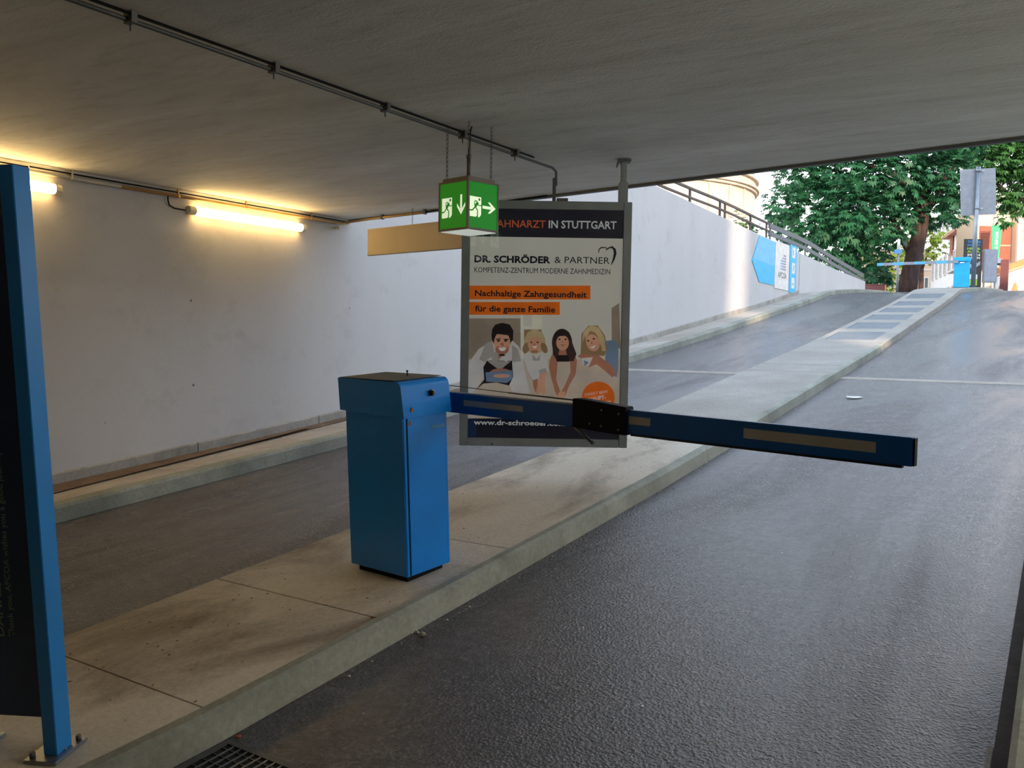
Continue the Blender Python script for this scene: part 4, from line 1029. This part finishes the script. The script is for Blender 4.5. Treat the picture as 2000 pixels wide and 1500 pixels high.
tree('light green tree low behind the guard rail end', (-8.2, 48.4, 3.56), [(-8.2, 48.4, 3.56), (-8.3, 48.4, 6)], [.15, .1], [([(-8.2, 48.4, 5), (-8.9, 48.2, 6.6)], .07, .03)],
     [(-8.3,48.5,6.7,1.20),(-8.8,48.1,5.4,0.93),(-9.1,48.0,7.5,1.20),(-7.8,48.8,5.6,0.75),(-8.0,48.6,4.9,0.5)], MT['leaf3'], 75, .32, 11)
tree('small round bush at the foot of the sandstone tower', (-15.3, 47.7, 3.56), [(-15.3, 47.7, 3.56), (-15.3, 47.7, 8)], [.1, .05], [], [(-15.6,47.5,8.3,0.62),(-15.0,47.9,8.0,0.45),(-16.6,47,7.7,.5)], MT['leaf2'], 120, .22, 13)

# ------------------------------------------------------------------ litter on the ground
def pebble(nm, x, y, dz_, s, mat, label, cat, flatn=.35, rot=0):
    bm = B(); bmesh.ops.create_icosphere(bm, subdivisions=1, radius=s)
    rr = random.Random(int(x*1000))
    for v in bm.verts: v.co = Vector((v.co.x*(1+rr.uniform(-.25, .25)), v.co.y*.6*(1+rr.uniform(-.25, .25)), v.co.z*flatn))
    o = finish(nm, bm, mat); o.location = (x, y, zg(y)+dz_+s*flatn*.6); o.rotation_euler = (0, 0, rot); return tag(o, label, cat)
pebble('crumpled_leaf', -2.40, 3.03, 0, .022, MT['stonebit'], 'pale crumpled leaf on the asphalt just below the island kerb', 'litter', .5)
pebble('red_chip', -2.425, 2.02, .004, .016, MT['redbit'], 'red-brown plastic chip at the corner of the drain grate', 'litter', .35)
pebble('pebble', -2.55, 2.86, KH, .008, MT['rust'], 'tiny reddish pebble on the island left of the blue cabinet', 'pebble', .6)
pebble('dry_leaf', -.13, 2.56, .004, .014, MT['leafdry'], 'curled yellow-brown leaf in the right-hand gutter', 'litter', .5, .6)
pebble('pebble', -1.35, 1.95, 0, .011, MT['paper'], 'white pebble on the wet asphalt at the bottom of the picture', 'pebble', .4)
bm = B()
pts = [(-.08, -.02), (-.02, -.055), (.03, -.05), (.10, .0), (.06, .045), (-.01, .03), (-.07, .05)]
prism(bm, pts, 'z', 0, .006); o = finish('paper_scrap', bm, MT['paper']); o.location = (-2.0, 10.24, zg(10.24)+.012); o.rotation_euler = (math.atan(.115), 0, .5); tag(o, 'white scrap of paper lying on the ramp near the steel joint', 'litter')
lb = [(-6.33, 3.55), (-6.30, 5.0), (-6.42, 5.9)]
for i, (x, y) in enumerate(lb):
    pebble('litter_scrap', x, y, .085, .018, MT['paper'], ['white scrap on the left pavement nearest the totem', 'small pale scrap on the left pavement below the lit lamp', 'pale scrap on the left pavement beside the blue cabinet'][i], 'litter', .3)
# small loose debris on the island surface (too small to pick apart)
bm = B(); rr = random.Random(5)
for _ in range(110):
    x = rr.uniform(XL+.05, XR-.1); y = rr.choice([rr.uniform(1.75, 3.1), rr.uniform(3.8, 9)]); s = rr.uniform(.002, .006); z = zg(y)+KH+.0015
    a = rr.uniform(0, 3.1); c_, s_ = math.cos(a)*s*2, math.sin(a)*s*2
    v = [bm.verts.new(p) for p in ((x-c_, y-s_, z), (x+s_*.5, y-c_*.5, z), (x+c_, y+s_, z+.002), (x-s_*.5, y+c_*.5, z+.003))]
    bm.faces.new((v[0], v[1], v[2])); bm.faces.new((v[0], v[2], v[3]))
o = stuff(finish('loose_debris', bm, MT['dirt'])); o['label'] = 'dark crumbs and leaf bits scattered on the island'; o['category'] = 'debris'
bm = B()
for _ in range(260):
    side = rr.random() < .6
    y = rr.uniform(2.2, 24); x = (XR+rr.uniform(.01, .09)) if side else (XW+rr.uniform(.03, .25)); zb = zg(y)+(0.001 if side else .075); s = rr.uniform(.003, .012)
    v = [bm.verts.new(p) for p in ((x-s, y-s*.6, zb), (x+s, y-s*.4, zb), (x+s*.3, y+s, zb), (x, y, zb+s*.7))]
    for f_ in ((0, 1, 3), (1, 2, 3), (2, 0, 3)): bm.faces.new([v[i] for i in f_])
o = stuff(finish('kerbside_grit', bm, MT['stonebit'])); o['label'] = 'grit and dry leaf bits along the kerbs'; o['category'] = 'grit'
